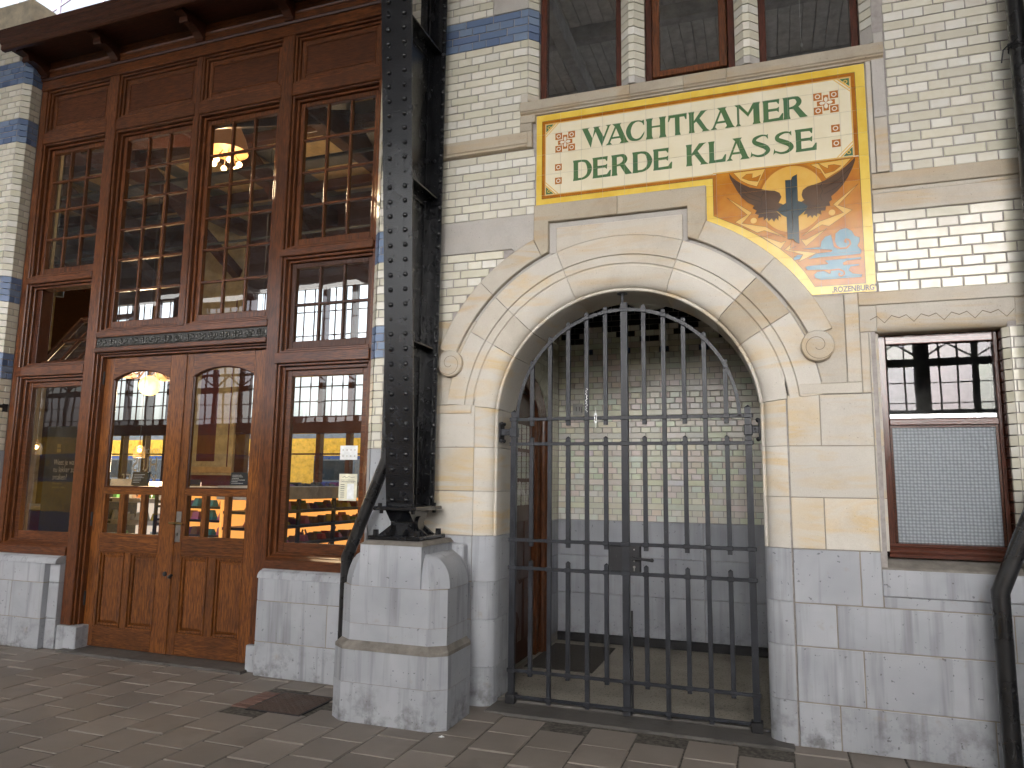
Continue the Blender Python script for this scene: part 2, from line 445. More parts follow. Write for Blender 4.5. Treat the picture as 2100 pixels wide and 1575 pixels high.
def mat_tile(name, a, b=None, rough=.16):
    b = b or tuple(q*.86 for q in a); t = NT(name); co = t.coord((1,1,1))
    n = t.noise(co, 7, 4, .6); c = t.ramp(n, [(.30, b), (.70, a)])
    t.set(Base__Color=c, Roughness=rough, IOR=1.34); t.bump(t.noise(co, 18, 2), .06, .01)
mat_tile('tile_cream', (.74,.68,.52), (.70,.63,.44)); mat_tile('tile_yellow', (.74,.55,.11), (.66,.44,.06)); mat_tile('tile_orange', (.50,.21,.02), (.38,.12,.008)); mat_tile('tile_band', (.42,.16,.02), (.32,.105,.012))
mat_tile('tile_green', (.095,.17,.065), (.075,.155,.085)); mat_tile('tile_disc', (.66,.40,.09), (.60,.33,.05)); mat_tile('tile_brown', (.065,.034,.020), (.10,.05,.022)); mat_tile('tile_slate', (.035,.055,.062), (.025,.04,.048))
mat_tile('tile_blue', (.17,.30,.36), (.11,.22,.29)); mat_tile('tile_bolt', (.70,.45,.12), (.66,.40,.09)); mat_tile('tile_line', (.05,.028,.015)); mat_tile('tile_rust', (.45,.17,.04), (.38,.13,.03)); mat_tile('tile_white', (.76,.70,.56))
t = NT('grout'); t.set(Base__Color=(.50,.45,.34), Roughness=.85)

def mat_glass(name, tint=(.93,.95,.95), f0=.085, dirt=.04, wob=.012):
    """flat pane: clear by transparency, mirror by a two-sided Schlick curve, a little dust"""
    t = NT(name); nt = t.t; co = t.coord((1,1,1))
    bn = t.n('Bump', Height=t.noise(co, 2.6, 1), Strength=wob, Distance=.05)
    lw = t.n('LayerWeight', Blend=.5, Normal=bn)
    pw = t.n('Math', i0=lw.outputs['Facing'], i1=4.0, _operation='POWER')
    fb = t.n('MapRange', i0=pw, i1=0, i2=1, i3=f0, i4=1.0)
    tr = t.n('BsdfTransparent', Color=tint); gl = t.n('BsdfGlossy', Color=(1,1,1), Roughness=0.0, Normal=bn)
    df = t.n('BsdfDiffuse', Color=(.35,.36,.36))
    mx = t.n('MixShader', Fac=fb); nt.links.new(tr.outputs[0], mx.inputs[1]); nt.links.new(gl.outputs[0], mx.inputs[2])
    dm = t.n('Math', i0=t.ramp(t.noise(co, 6, 3, .7), [(.45, g(.15)), (.8, g(1))]), i1=dirt, _operation='MULTIPLY')
    m2 = t.n('MixShader', Fac=dm); nt.links.new(mx.outputs[0], m2.inputs[1]); nt.links.new(df.outputs[0], m2.inputs[2])
    nt.links.new(m2.outputs[0], t.out.inputs['Surface'])
mat_glass('glass'); mat_glass('glass_dusty', dirt=.12)
mat_glass('glass_upper', (.62,.64,.64), .42, .05, .006)
mat_glass('glass_mirror', (.5,.52,.53), .022, .02, .006)
t = NT('hammered_glass'); co = t.coord((1,1,1), False)
v = t.n('TexVoronoi', Vector=t.n('Mapping', Vector=co, Scale=(1,.0001,1)), Scale=52, Randomness=.12)
t.set(Base__Color=t.ramp(v.outputs['Distance'], [(.1, (.58,.63,.67)), (.62, (.30,.34,.38))]), Roughness=.22, Transmission__Weight=.40, IOR=1.3, Specular__IOR__Level=.8); t.bump(v.outputs['Distance'], 1.0, .008)

def mat_emit(name, col, st):
    t = NT(name); t.set(Base__Color=col, Emission__Color=col, Emission__Strength=st, Roughness=.5)
mat_emit('lamp_warm', (1,.60,.18), .80); mat_emit('bulb', (1,.66,.28), 4.0); mat_emit('spot_face', (1,.72,.4), 2); mat_emit('shelf_glow', (1,.40,.09), .30); mat_emit('shelf_pale', (1,.82,.66), .20); mat_emit('lamp_white', (1,.93,.82), 1.2)

t = NT('screen_glass'); oi = t.n('ObjectInfo'); co = t.coord((1,1,1))
c = t.mix(t.ramp(t.noise(co, .8, 2), [(.35, g(0)), (.7, g(.6))]), t.ramp(oi.outputs['Random'], [(.0, (.46,.51,.60)), (.5, (.58,.56,.64)), (1, (.54,.61,.60))]), (.45,.49,.56))
tr = t.n('BsdfTransparent', Color=c); t.t.links.new(tr.outputs[0], t.out.inputs['Surface'])

# ------------------------------------------------------------------ ground
def ground():
    gr = structure(MB().box(-60, 60, -60, 60, -.5, -.02).build('ground', 'concrete'))
    pv = structure(MB().box(-9, 7, -6.2, .45, -.0195, -.006).build('pavement', 'paving_joint'))
    # square slabs, 0.287 m wide columns running away from the wall, each column half a slab out of step
    px, py = .2865, .2955
    me = MB().box(-px/2+.0036, px/2-.0036, -py/2+.0036, py/2-.0036, -.03, 0, .006).mesh('paving_slab')
    half = MB().box(-px/2+.003, px/2-.003, -py/4+.003, py/4-.003, -.03, 0, .004).mesh('paving_slab')
    for q in (me, half): q.materials.append(M['paving'])
    rest = MB(); n = 0; cand = []
    for i in range(-32, 25):
        x = -.043 + px*(i+.5); off = -.568 if i % 2 == 0 else -.420
        for k in range(-20, 8):
            y = off + py*(k+.5)
            if y > -.14 and -.47 < x < 1.45: continue
            if y > .18 or y < -6.1 or x < -8.9 or x > 6.9: continue
            if -1.94 < x < -1.50 and -.62 < y < -.16: continue
            if -1.34 < x < -.55 and y > -.45: continue
            q = to_px((x, y, 0)); vis = q is not None and -40 < q[0] < 2140 and q[1] < 1600
            cand.append(((Vector((x,y,0))-CAMM.translation).length if vis else 99, x, y))
    cand.sort()
    for d, x, y in cand:
        jx, jy, jz = random.uniform(-.001,.001), random.uniform(-.001,.001), random.uniform(-.0025,.0015)
        if d < 99 and n < 290:
            o = link('paving_slab', me, None, pv, (x+jx, y+jy, jz)); o.rotation_euler = (random.uniform(-.006,.006), random.uniform(-.006,.006), random.uniform(-.005,.005)); n += 1
        else: rest.box(x-px/2+.003, x+px/2-.003, y-py/2+.003, y+py/2-.003, -.03, jz)
    stuff(rest.build('paving_slabs', 'paving', pv))
    # small bricks beside the access cover
    for k in range(5):
        MB().box(-2.06, -1.925, -.575+.07*k, -.575+.07*k+.066, -.02, .0, .004).build('paving_brick', 'terracotta_dull', pv)
    c = thing('access_cover', (-1.74,-.40,0), 'rusty chequered steel access cover in the paving beside the pedestal', 'manhole cover')
    MB().box(-1.91, -1.53, -.585, -.20, -.02, .002, .002).build('plate', 'rust', c)
    b = MB()
    for i in range(13):
        for k in range(13):
            x, y = -1.895+.029*i, -.57+.0285*k; a = .009; s = 1 if (i+k) % 2 else -1
            b.add([(x-a,y-s*a*.4,.0022),(x,y-s*.003-.003,.0022),(x+a,y+s*a*.4,.0022),(x,y+.006,.0022),(x,y,.0055)], [(0,1,4),(1,2,4),(2,3,4),(3,0,4)])
    stuff(b.build('tread_pattern', 'rust', c))
    MB().box(-1.925, -1.515, -.60, -.585, -.02, .001).box(-1.925, -1.515, -.20, -.185, -.02, .001).box(-1.925, -1.91, -.585, -.20, -.02, .001).box(-1.53, -1.515, -.585, -.20, -.02, .001).parts('rim_bar', 'dark_iron', c)
mat_paint('rust', (.085,.055,.042), .6, 60, .4, (.15,.12,.10)); mat_paint('terracotta_dull', (.17,.095,.075), .75, 60, .4)
ground()

# ------------------------------------------------------------------ brickwork
CH = .06095; Z0 = 1.70                                   # course height, level of the first course
def zc(n): return Z0 + CH*n
def is_blue(n): return 11 <= n < 15 or 23 <= n < 27 or 49 <= n < 53 or 59 <= n < 63
def brick_col(n, stretcher, blue):
    r = random.random
    if blue:
        a = random.choice([(.125,.18,.30),(.15,.21,.335),(.135,.19,.315),(.175,.235,.345),(.11,.155,.265)])
    elif stretcher: a = random.choice([(.585,.56,.465),(.55,.535,.435),(.61,.59,.50),(.58,.56,.475),(.62,.60,.52)])
    else: a = random.choice([(.64,.63,.575),(.62,.60,.52),(.66,.645,.595),(.59,.57,.485),(.635,.61,.545)])
    k = .98+.18*r(); return tuple(min(.8, q*k) for q in a)
BM = {}
def brick_mesh(w, h, d=.03, mat='glazed_brick'):
    k = (round(w,3), round(h,3), mat)
    if k not in BM:
        hw, b = w/2, .0035; z = h/2
        vs = [(-hw+b,0,-z+b),(hw-b,0,-z+b),(hw-b,0,z-b),(-hw+b,0,z-b)] + [(-hw,b,-z),(hw,b,-z),(hw,b,z),(-hw,b,z)] + [(-hw,d,-z),(hw,d,-z),(hw,d,z),(-hw,d,z)]
        fs = [(0,1,2,3)]
        for i in range(4):
            j = (i+1) % 4; fs += [(i,i+4,j+4,j),(i+4,i+8,j+8,j+4)]
        me = bpy.data.meshes.new('brick'); me.from_pydata(vs, [], fs); me.materials.append(M[mat]); BM[k] = me
    return BM[k]
PITCH, X0B = .1104, 2.069
def course_bricks(n, xa, xb, p=PITCH, x0=X0B):
    """(x0,x1,stretcher) of one course of cross bond between xa and xb"""
    hd = n % 2 == 1; out = []
    st = p if hd else 2*p; ph = x0 if hd else x0 + p/2 + (p if (n//2) % 2 else 0)
    k = math.floor((xa-ph)/st); x = ph + k*st
    while x < xb:
        a, b = max(x, xa), min(x+st, xb)
        if b-a > .014: out.append((a, b, not hd))
        x += st
    return out
J = .0065
def lay(parent, spec, most=290, y=0.0, skip=None):
    """spec: list of (n0, n1, xa, xb, force_cream); the nearest go in one by one, the rest as one part"""
    L = []
    for n0, n1, xa, xb, cream in spec:
        for n in range(n0, n1):
            for a, b, s in course_bricks(n, xa, xb):
                z = zc(n)+CH/2; x = (a+b)/2
                if skip and skip(a, b, zc(n), zc(n+1)): continue
                q = to_px((x, y, z)); vis = q is not None and -8 < q[0] < 2108 and -8 < q[1] < 1583
                L.append((-(b-a)/((Vector((x,y,z))-CAMM.translation).length**2) if vis else 0, a, b, n, s, cream))
    L.sort(); rest = MB()
    for i, (k, a, b, n, s, cream) in enumerate(L):
        blue = is_blue(n) and not cream; w = b-a-J; x = (a+b)/2; z = zc(n)+CH/2
        if w < .008: continue
        c = brick_col(n, s, blue); yy = y+random.uniform(-.0006,.0006)
        if i < most and k < 0:
            o = link('brick', brick_mesh(w, CH-J), None, parent, (x, yy, z)); o.color = (*c, 1)
            o.rotation_euler = (random.uniform(-.004,.004), 0, random.uniform(-.003,.003))
        else: rest.box(x-w/2, x+w/2, yy, y+.03, z-(CH-J)/2, z+(CH-J)/2, 0, c)
    if rest.v: stuff(rest.build('bricks', 'glazed_brick_mass', parent))
def shaped_course(parent, plan, n0, n1, blue_ok=True, name='brick', y=0, half=True):
    """one brick of given plan [(x,y)] per course"""
    me = {}
    for n in range(n0, n1):
        b = MB(); b.ext(plan, 'z', -(CH-J)/2, (CH-J)/2); 
        if 0 not in me: m = b.mesh(name); m.materials.append(M['glazed_brick']); me[0] = m
        o = link(name, me[0], None, parent, (0, random.uniform(-.0006,.0006), zc(n)+CH/2)); o.color = (*brick_col(n, n % 2 == 0, blue_ok and is_blue(n)), 1)

CX, CZ = .405, 1.887                                     # centre of the arch
def arc(r, a0, a1, n=24): return [(CX+r*math.cos(math.radians(a0+(a1-a0)*k/n)), CZ+r*math.sin(math.radians(a0+(a1-a0)*k/n))) for k in range(n+1)]

# ------------------------------------------------------------------ the wall on the right
def facade():
    W = thing('station_wall', (.6,.2,0), 'cream glazed brick station wall with blue brick bands and natural stone courses right of the black column', 'wall')
    bk = MB()       # the body of the wall behind the brick faces, built round the openings
    y0, y1 = .007, .42
    bk.box(-1.425, -.62, y0, y1, 0, 5.9); bk.box(-.62, 2.75, .006, y1, 3.16, 4.08)
    bk.box(1.42, 1.93, y0, y1, 0, 3.16); bk.box(1.93, 2.60, y0, y1, 0, 1.0); bk.box(1.93, 2.62, y0, y1, 2.40, 3.16); bk.box(2.60, 4.2, y0, y1, 0, 5.9)
    bk.box(2.0, 2.60, y0, y1, 4.08, 5.9); bk.box(-.62, -.245, y0, y1, 4.08, 5.9)
    bk.prism(arc(1.03, 180, 0, 40) + [(1.436,1.887),(1.436,3.16),(-.626,3.16),(-.626,1.887)], .012, y1)
    bk.parts('wall_core', 'mortar', W)
    # brick fields, in the course grid
    lay(W, [(15,23,-1.43,.2,True),(27,35,-1.43,-.185,True),(37,53,-1.43,-.245,False),(53,58,-1.43,-.525,False),(58,66,-1.43,-.245,False),
            (0,11,-1.43,-.97,False),(11,27,-1.43,-.97,False),
            (15,23,1.95,3.3,True),(27,62,2.065,3.3,True),(-9,11,2.605,3.3,True)],
        290, 0.0, skip=lambda a, b, z0, z1: (a < -.965 and b <= -.96 and z0 < 3.07 and False) or (a > -.97 and a < .3 and z1 < 3.11 and (max(abs(b-CX), .01)**2+(z1-CZ)**2) < 1.36**2) or (b < -.96 and a >= -1.43 and z0 > 2.60 and z1 < 3.11 and False))
    # chamfered corner bricks at the left end of the wall
    shaped_course(W, [(-1.4885,.056),(-1.4325,-.0005),(-1.4325,.05),(-1.44,.056)], 0, 63)
    MB().box(-1.488, -1.425, .058, .40, 1.70, 5.9).build('reveal', 'mortar', W)
    # sandstone and grey stone courses
    def stone(poly, mat, y=-.004, depth=.06, b=.0035, name='stone_block'): return MB().prism(poly, y, y+depth, b).build(name, mat, W)
    def rect(x0, x1, z0, z1, gp=.0015): return [(x0+gp,z0+gp),(x1-gp,z0+gp),(x1-gp,z1-gp),(x0+gp,z1-gp)]
    # grey band level with the keystone, cut to the arch
    stone([(-1.0,3.104),(-.355,3.104)] + [(CX+1.39*math.cos(math.radians(a)), CZ+1.39*math.sin(math.radians(a))) for a in (121.5,119,117,115.2)] + [(-.19,3.344),(-1.0,3.344)], 'sandstone_grey', name='grey_stone_band')
    # left string course with its moulding
    mo = [(.05,3.957),(-.022,3.957),(-.022,3.875),(-.014,3.868),(-.014,3.862),(-.028,3.856),(-.028,3.846),(-.006,3.836),(.05,3.836)]
    for a, b in ((-1.05,-.24),): MB().ext(mo, 'x', a, b-.002).build('string_course', 'sandstone_brown', W, 30)
    # stone frame round the tile picture
    fr = [(.05,4.19),(-.010,4.19),(-.026,4.182),(-.026,4.115),(-.018,4.108),(-.018,4.100),(-.006,4.092),(-.006,4.079),(.05,4.079)]
    for a, b in ((-.298,.497),(.497,.855),(.855,1.132),(1.132,2.058)): MB().ext(fr, 'x', a+.0012, b-.0012).build('frame_stone', 'sandstone_brown', W, 30)
    stone(rect(-.298,-.182,4.02,4.079), 'sandstone_brown', -.026); stone(rect(-.298,-.205,3.957,4.02), 'sandstone_brown', -.026)
    stone([(-.24,3.838),(-.205,3.838),(-.205,3.957),(-.24,3.957)], 'sandstone_brown', -.026)
    stone(rect(1.985,2.058,3.70,4.079), 'sandstone_grey', -.020); stone(rect(1.985,2.058,3.348,3.70), 'sandstone', -.020)
    stone(rect(1.953,1.985,3.348,4.079), 'sandstone', -.009)
    # right string course, two beds with a groove
    stone(rect(1.953,2.75,3.248,3.346), 'sandstone_brown', -.014); stone(rect(2.75,3.3,3.248,3.346), 'sandstone_brown', -.014)
    stone(rect(1.953,2.75,3.222,3.248,0), 'sandstone', -.002); stone(rect(1.953,2.75,3.103,3.222), 'sandstone', -.008)
    # jamb blocks, left and right of the gate, sandstone over bluestone
    for z0, z1 in ((1.105,1.405),(1.405,1.706),(1.706,2.0)):
        stone(rect(-1.0,-.612,z0,z1), 'sandstone_pale', -.002)
    stone(rect(1.428,1.61,1.706,2.012), 'sandstone_pale', -.002); stone(rect(1.61,1.895,1.706,2.012), 'sandstone_pale', -.002)
    stone(rect(1.428,1.895,1.402,1.706), 'sandstone_pale', -.002)
    stone(rect(1.428,1.61,1.103,1.402), 'sandstone_pale', -.002); stone(rect(1.61,1.895,1.103,1.402), 'sandstone_pale', -.002)
    # chamfered jamb of the small window
    for z0, z1 in ((1.103,1.402),(1.402,1.706),(1.706,2.012),(2.012,2.375)):
        MB().ext([(1.8965,-.002),(1.951,.054),(1.951,.30),(1.8965,.30)], 'z', z0+.0015, z1-.0015).build('jamb_stone', 'sandstone_pale', W)
    # right spandrel and the sunk frame beside the scroll
    sp = arc(1.238, 6, 32, 16)
    stone([(1.768,2.078)] + sp + [(1.768,2.613)] if False else [(1.50,2.079),(1.768,2.079),(1.768,2.613),(1.60,2.613)] + arc(1.238, 33, 9.5, 14), 'sandstone', .0, name='spandrel_stone')
    stone([(1.50,2.014),(1.845,2.014),(1.845,2.077),(1.50,2.077)], 'sandstone', -.012); stone([(1.770,2.079),(1.845,2.079),(1.845,2.613),(1.770,2.613)], 'sandstone', -.012)
    stone(rect(1.847,1.895,2.014,2.375), 'sandstone', -.003)
    stone([(-1.0,2.006),(-.70,2.006)] + arc(1.238, 171, 145, 14) + [(-.70,2.612),(-1.0,2.612)], 'sandstone', .0, name='spandrel_stone')
    stone(rect(-1.0,-.637,1.942,2.004), 'sandstone', -.012)
    # lintel over the small window: border, sunk field, rolled lower edge with a zigzag
    stone([(1.847,2.537),(3.2,2.537),(3.2,2.614),(1.847,2.614)], 'sandstone', -.012, name='lintel_border')
    roll = [(.06,2.536),(.0,2.536),(.0,2.47)] + [(.0+.05*(1-math.cos(t)), 2.43-.058*math.sin(t)) for t in [k*PI/2/8 for k in range(9)]] + [(.30,2.372),(.30,2.536)]
    MB().ext(roll, 'x', 1.943, 2.64).build('lintel', 'sandstone', W, 40)
    stone(rect(1.847,1.943,2.377,2.536), 'sandstone', -.001); stone(rect(2.64,3.2,2.372,2.536), 'sandstone', -.001)
    zz = []
    xs = 1.905; hh = [.0,.020,-.022,.020,.0+.004,.020,-.022,.020,.004,.020,-.022,.020,.004,.020,-.022,.020,.004,.020,-.022,.020,.0]
    for k in range(20): zz.append((xs+.0385*k, 2.448+hh[k]))
    z = MB()
    for (a, b), (c, d) in zip(zz, zz[1:]): z.add([(a,-.0012,b-.0026),(c,-.0012,d-.0026),(c,-.0012,d+.0026),(a,-.0012,b+.0026)], [(0,1,2,3)])
    z.build('zigzag_line', 'dark_line', W)
    # chamfered brick corner right of the small window, painted reveal
    shaped_course(W, [(2.6045,-.0005),(2.575,.029),(2.575,.05),(2.6045,.05)], -9, 11, False)
    for n in range(-10, 11):
        MB().box(2.574, 2.60, .0525, .30, zc(n)+.003, zc(n+1)-.003, .002).build('reveal_brick', 'wood_red', W)
    # sloping sill below it
    MB().ext([(-.002,.86),(-.002,1.008),(.008,1.018),(.14,1.066),(.30,1.066),(.30,.86)], 'x', 1.90, 2.60).build('window_sill', 'dusty_ledge', W)
    # bluestone blocks right of the gate
    y = -.008
    def bl(x0, x1, z0, z1): return MB().box(x0+.0018, x1-.0018, y, .05, z0+.0018, z1-.0018, .004).build('bluestone_block', 'bluestone', W)
    for x0, x1, z0, z1 in ((1.428,1.787,.795,1.103),(1.787,1.898,.795,1.103),(1.898,2.60,.795,.858),(2.60,3.3,.795,1.103),(1.428,1.652,.553,.795),(1.652,2.52,.553,.795),(2.52,3.3,.553,.795),(1.428,1.782,.245,.553),(1.782,2.50,.245,.553),(2.50,3.3,.245,.553),(1.428,1.648,0,.245),(1.648,2.40,0,.245),(2.40,3.3,0,.245)):
        bl(x0, x1, z0, z1)
    MB().box(1.898, 2.60, -.0075, .05, .8595, 1.006, .003).build('bluestone_block', 'bluestone', W)
    for x0, x1, z0, z1 in ((-1.0,-.612,.80,1.103),(-1.0,-.612,.553,.80),(-1.0,-.612,.247,.553),(-1.0,-.612,0,.247)): bl(x0, x1, z0, z1)
    for z0, z1 in ((1.30,1.698),(.9,1.30),(.45,.9),(0,.45)): MB().box(-1.43, -1.003, -.002, .05, z0+.0018, z1-.0018, .004).build('bluestone_block', 'bluestone', W)
    for z0, z1 in ((1.30,1.698),(.80,1.30)): MB().ext([(-1.4885,.056),(-1.4325,-.002),(-1.4325,.05),(-1.44,.40),(-1.4885,.40)], 'z', z0+.0018, z1-.0018).build('bluestone_block', 'bluestone', W)
    # mortar filling the stone joints
    MB().box(1.430, 3.298, -.0055, .02, .002, .855).box(1.430, 1.896, -.0055, .02, .855, 1.101).box(2.602, 3.298, -.0055, .02, .855, 1.101).box(1.430, 1.893, .0, .03, 1.105, 2.008).box(-.998, -.614, -.0055, .02, .002, 1.101).box(-.998, -.614, .0, .03, 1.107, 1.94).parts('joint_filler', 'joint_filler', W)
    # upper window zone: brick mullions on stone feet, jambs, stone at the top left
    for x0, fa, fb, x1 in ((.425,.487,.526,.588),(1.188,1.244,1.283,1.341)):
        shaped_course(W, [(x0,.10),(x0,.06),(fa,-.0005),(fb,-.0005),(x1,.06),(x1,.10)], 42, 58, False)
        MB().ext([(x0,.10),(x0,.06),(fa,-.004),(fb,-.004),(x1,.06),(x1,.10)], 'z', 4.205, zc(42)-.002).build('mullion_foot', 'sandstone_grey', W)
        MB().box(x0+.008, x1-.008, .1005, .42, 4.20, 5.9).build('mullion_core', 'mortar', W)
    shaped_course(W, [(-.2445,-.0005),(-.1835,.060),(-.1835,.10),(-.2445,.10)], 42, 58)
    shaped_course(W, [(2.0045,-.0005),(1.9445,.060),(1.9445,.10),(2.0045,.10)], 43, 58, False)
    lay2 = MB()
    MB().box(-.245, -.184, .101, .42, 4.2, 5.9).box(1.945, 2.004, .101, .42, 4.2, 5.9).parts('jamb_core', 'mortar', W)
    stone([(2.005,4.192),(2.062,4.192),(2.062,4.262),(2.005,4.262)], 'sandstone_grey', -.003); stone([(-.30,4.192),(-.246,4.192),(-.246,4.262),(-.30,4.262)], 'sandstone', -.003)
    MB().ext([(-.2445,-.003),(-.1835,.060),(-.1835,.10),(-.2445,.10)], 'z', 4.205, 4.258).build('jamb_foot', 'sandstone', W)
    MB().ext([(2.0045,-.003),(1.9445,.060),(1.9445,.10),(2.0045,.10)], 'z', 4.205, 4.318).build('jamb_foot', 'sandstone_grey', W)
    stone(rect(-.522,-.246,zc(53),zc(58)), 'sandstone_grey', -.004)
    MB().ext([(-.004,4.19),(.10,4.205),(.42,4.205),(.42,4.10),(.052,4.10),(.052,4.188)], 'x', -.24, 2.0).build('upper_sill', 'sandstone_brown', W)
    return W
facade()

# ------------------------------------------------------------------ stone archway
OV = [(1.02-.13*math.sin(t), .065-.065*math.cos(t)) for t in [k*PI/2/8 for k in range(9)]]
BEAD = [(.886,.060),(.881,.056),(.873,.057),(.868,.066)]
def archway():
    A = thing('stone_archway', (CX,.2,0), 'round sandstone arch with moulded voussoirs and curled ends over the iron gate', 'archway')
    prof = [(1.2315,.05),(1.2315,-.010),(1.106,-.010),(1.101,.003),(1.096,-.004),(1.047,-.004),(1.041,.007),(1.033,.007),(1.028,.0)] + OV + BEAD + [(.868,.42),(1.0,.42)]
    gp = .10
    for a0, a1, m in ((174.2,149,'sandstone_pale'),(149,135,'sandstone'),(135,110.2,'sandstone_pale'),(69.8,45,'sandstone_pale'),(45,31,'sandstone_brown'),(31,5.8,'sandstone_pale')):
        MB().arch(prof, CX, CZ, a0-gp, a1+gp, 14).build('voussoir', m, A, 28)
    MB().arch(prof, CX, CZ, 110.2-gp, 69.8+gp, 16).build('keystone', 'sandstone', A, 28)
    MB().prism([(-.024,3.222),(-.024,3.043)] + arc(1.2325, 110.0, 70.0, 20) + [(.832,3.043),(.832,3.222)], -.0105, .05, .004).build('keystone_head', 'sandstone', A)
    # fillet behind the hood
    for a0, a1 in ((112.2,157),(67.8,23)): MB().arch([(1.2325,.004),(1.2565,.004),(1.2565,.05),(1.2325,.05)], CX, CZ, a0, a1, 30).build('fillet', 'sandstone_grey', A)
    MB().prism([(-.076,3.262),(-.076,3.045),(-.026,3.045),(-.026,3.224),(.834,3.224),(.834,3.045),(.862,3.045),(.862,3.262)], .004, .05).build('fillet', 'sandstone_grey', A)
    # hood: raised band round the arch, stepped up over the keystone, rolled into scrolls
    hp = [(1.258,.04),(1.258,-.026),(1.263,-.031),(1.388,-.031),(1.394,-.025),(1.394,.04)]
    for ends in (((115.1,135),(135,158)),((65.5,45),(45,22))):
        for a0, a1 in ends:
            s = 1 if a1 > a0 else -1
            MB().arch(hp, CX, CZ, a0+s*.06, a1-s*.06, 16).build('hood_stone', 'sandstone', A, 28)
    MB().prism([(-.184,3.394),(-.184,3.1505)] + arc(1.258, 115.1, 112.6, 3) + [(-.078,3.266),(.404,3.266),(.404,3.394)], -.031, .04, .004).build('hood_stone', 'sandstone_brown', A)
    MB().prism([(.982,3.394),(.982,3.1565)] + arc(1.258, 65.5, 68.6, 3) + [(.864,3.266),(.406,3.266),(.406,3.394)], -.031, .04, .004).build('hood_stone', 'sandstone_brown', A)
    for sx, cx, cz in ((-1,-.797,2.297),(1,1.612,2.303)):
        MB().lathe([(.0001,.046),(.088,.046),(.094,.040),(.094,-.05)], (cx,0,cz), 36, 'y').build('scroll', 'sandstone', A, 35)
        # dark ribbon on the scroll face, painting the shade of a carved coil
        sp = []
        for k in range(46):
            th = k/45*2.6*PI; r = .088*(1-k/45*.80); sp.append((cx+sx*r*math.cos(th+.5), -.0465, cz-r*math.sin(th+.5)))
        b = MB()
        for p, q in zip(sp, sp[1:]):
            d = Vector((q[0]-p[0], q[2]-p[2])).normalized(); nx, nz = -d.y*.0016, d.x*.0016
            b.add([(p[0]-nx,p[1],p[2]-nz),(q[0]-nx,q[1],q[2]-nz),(q[0]+nx,q[1],q[2]+nz),(p[0]+nx,p[1],p[2]+nz)], [(0,1,2,3)])
        b.build('scroll_line', 'dark_line', A)
    # jambs below the springing: sandstone over bluestone
    pr = [(1.0155,.05),(1.0155,-.002)] + OV[1:] + BEAD + [(.868,.42),(1.0155,.42)]
    prb = [(1.0155,.05),(1.0155,-.008)] + [(1.0-.132*math.sin(t), .075-.082*math.cos(t)) for t in [k*PI/2/8 for k in range(9)]] + [(.868,.42),(1.0155,.42)]
    for s in (-1, 1):
        for z0, z1 in ((1.104,1.405),(1.405,1.706),(1.706,2.0)):
            b = MB().ext([(CX+s*r, y) for r, y in pr], 'z', z0+.0015, z1-.0015)
            if z1 == 2.0: b.v = [(x, y, CZ+abs(x-CX)*math.tan(math.radians(5.8))-.002) if z > 1.9 else (x, y, z) for x, y, z in b.v]
            b.build('jamb_stone', 'sandstone_pale', A, 28)
        for z0, z1 in ((.80,1.104),(.553,.80),(.247,.553),(0,.247)):
            MB().ext([(CX+s*r, y) for r, y in prb], 'z', z0+.0015, z1-.0015).build('jamb_stone', 'bluestone', A, 28)
archway()

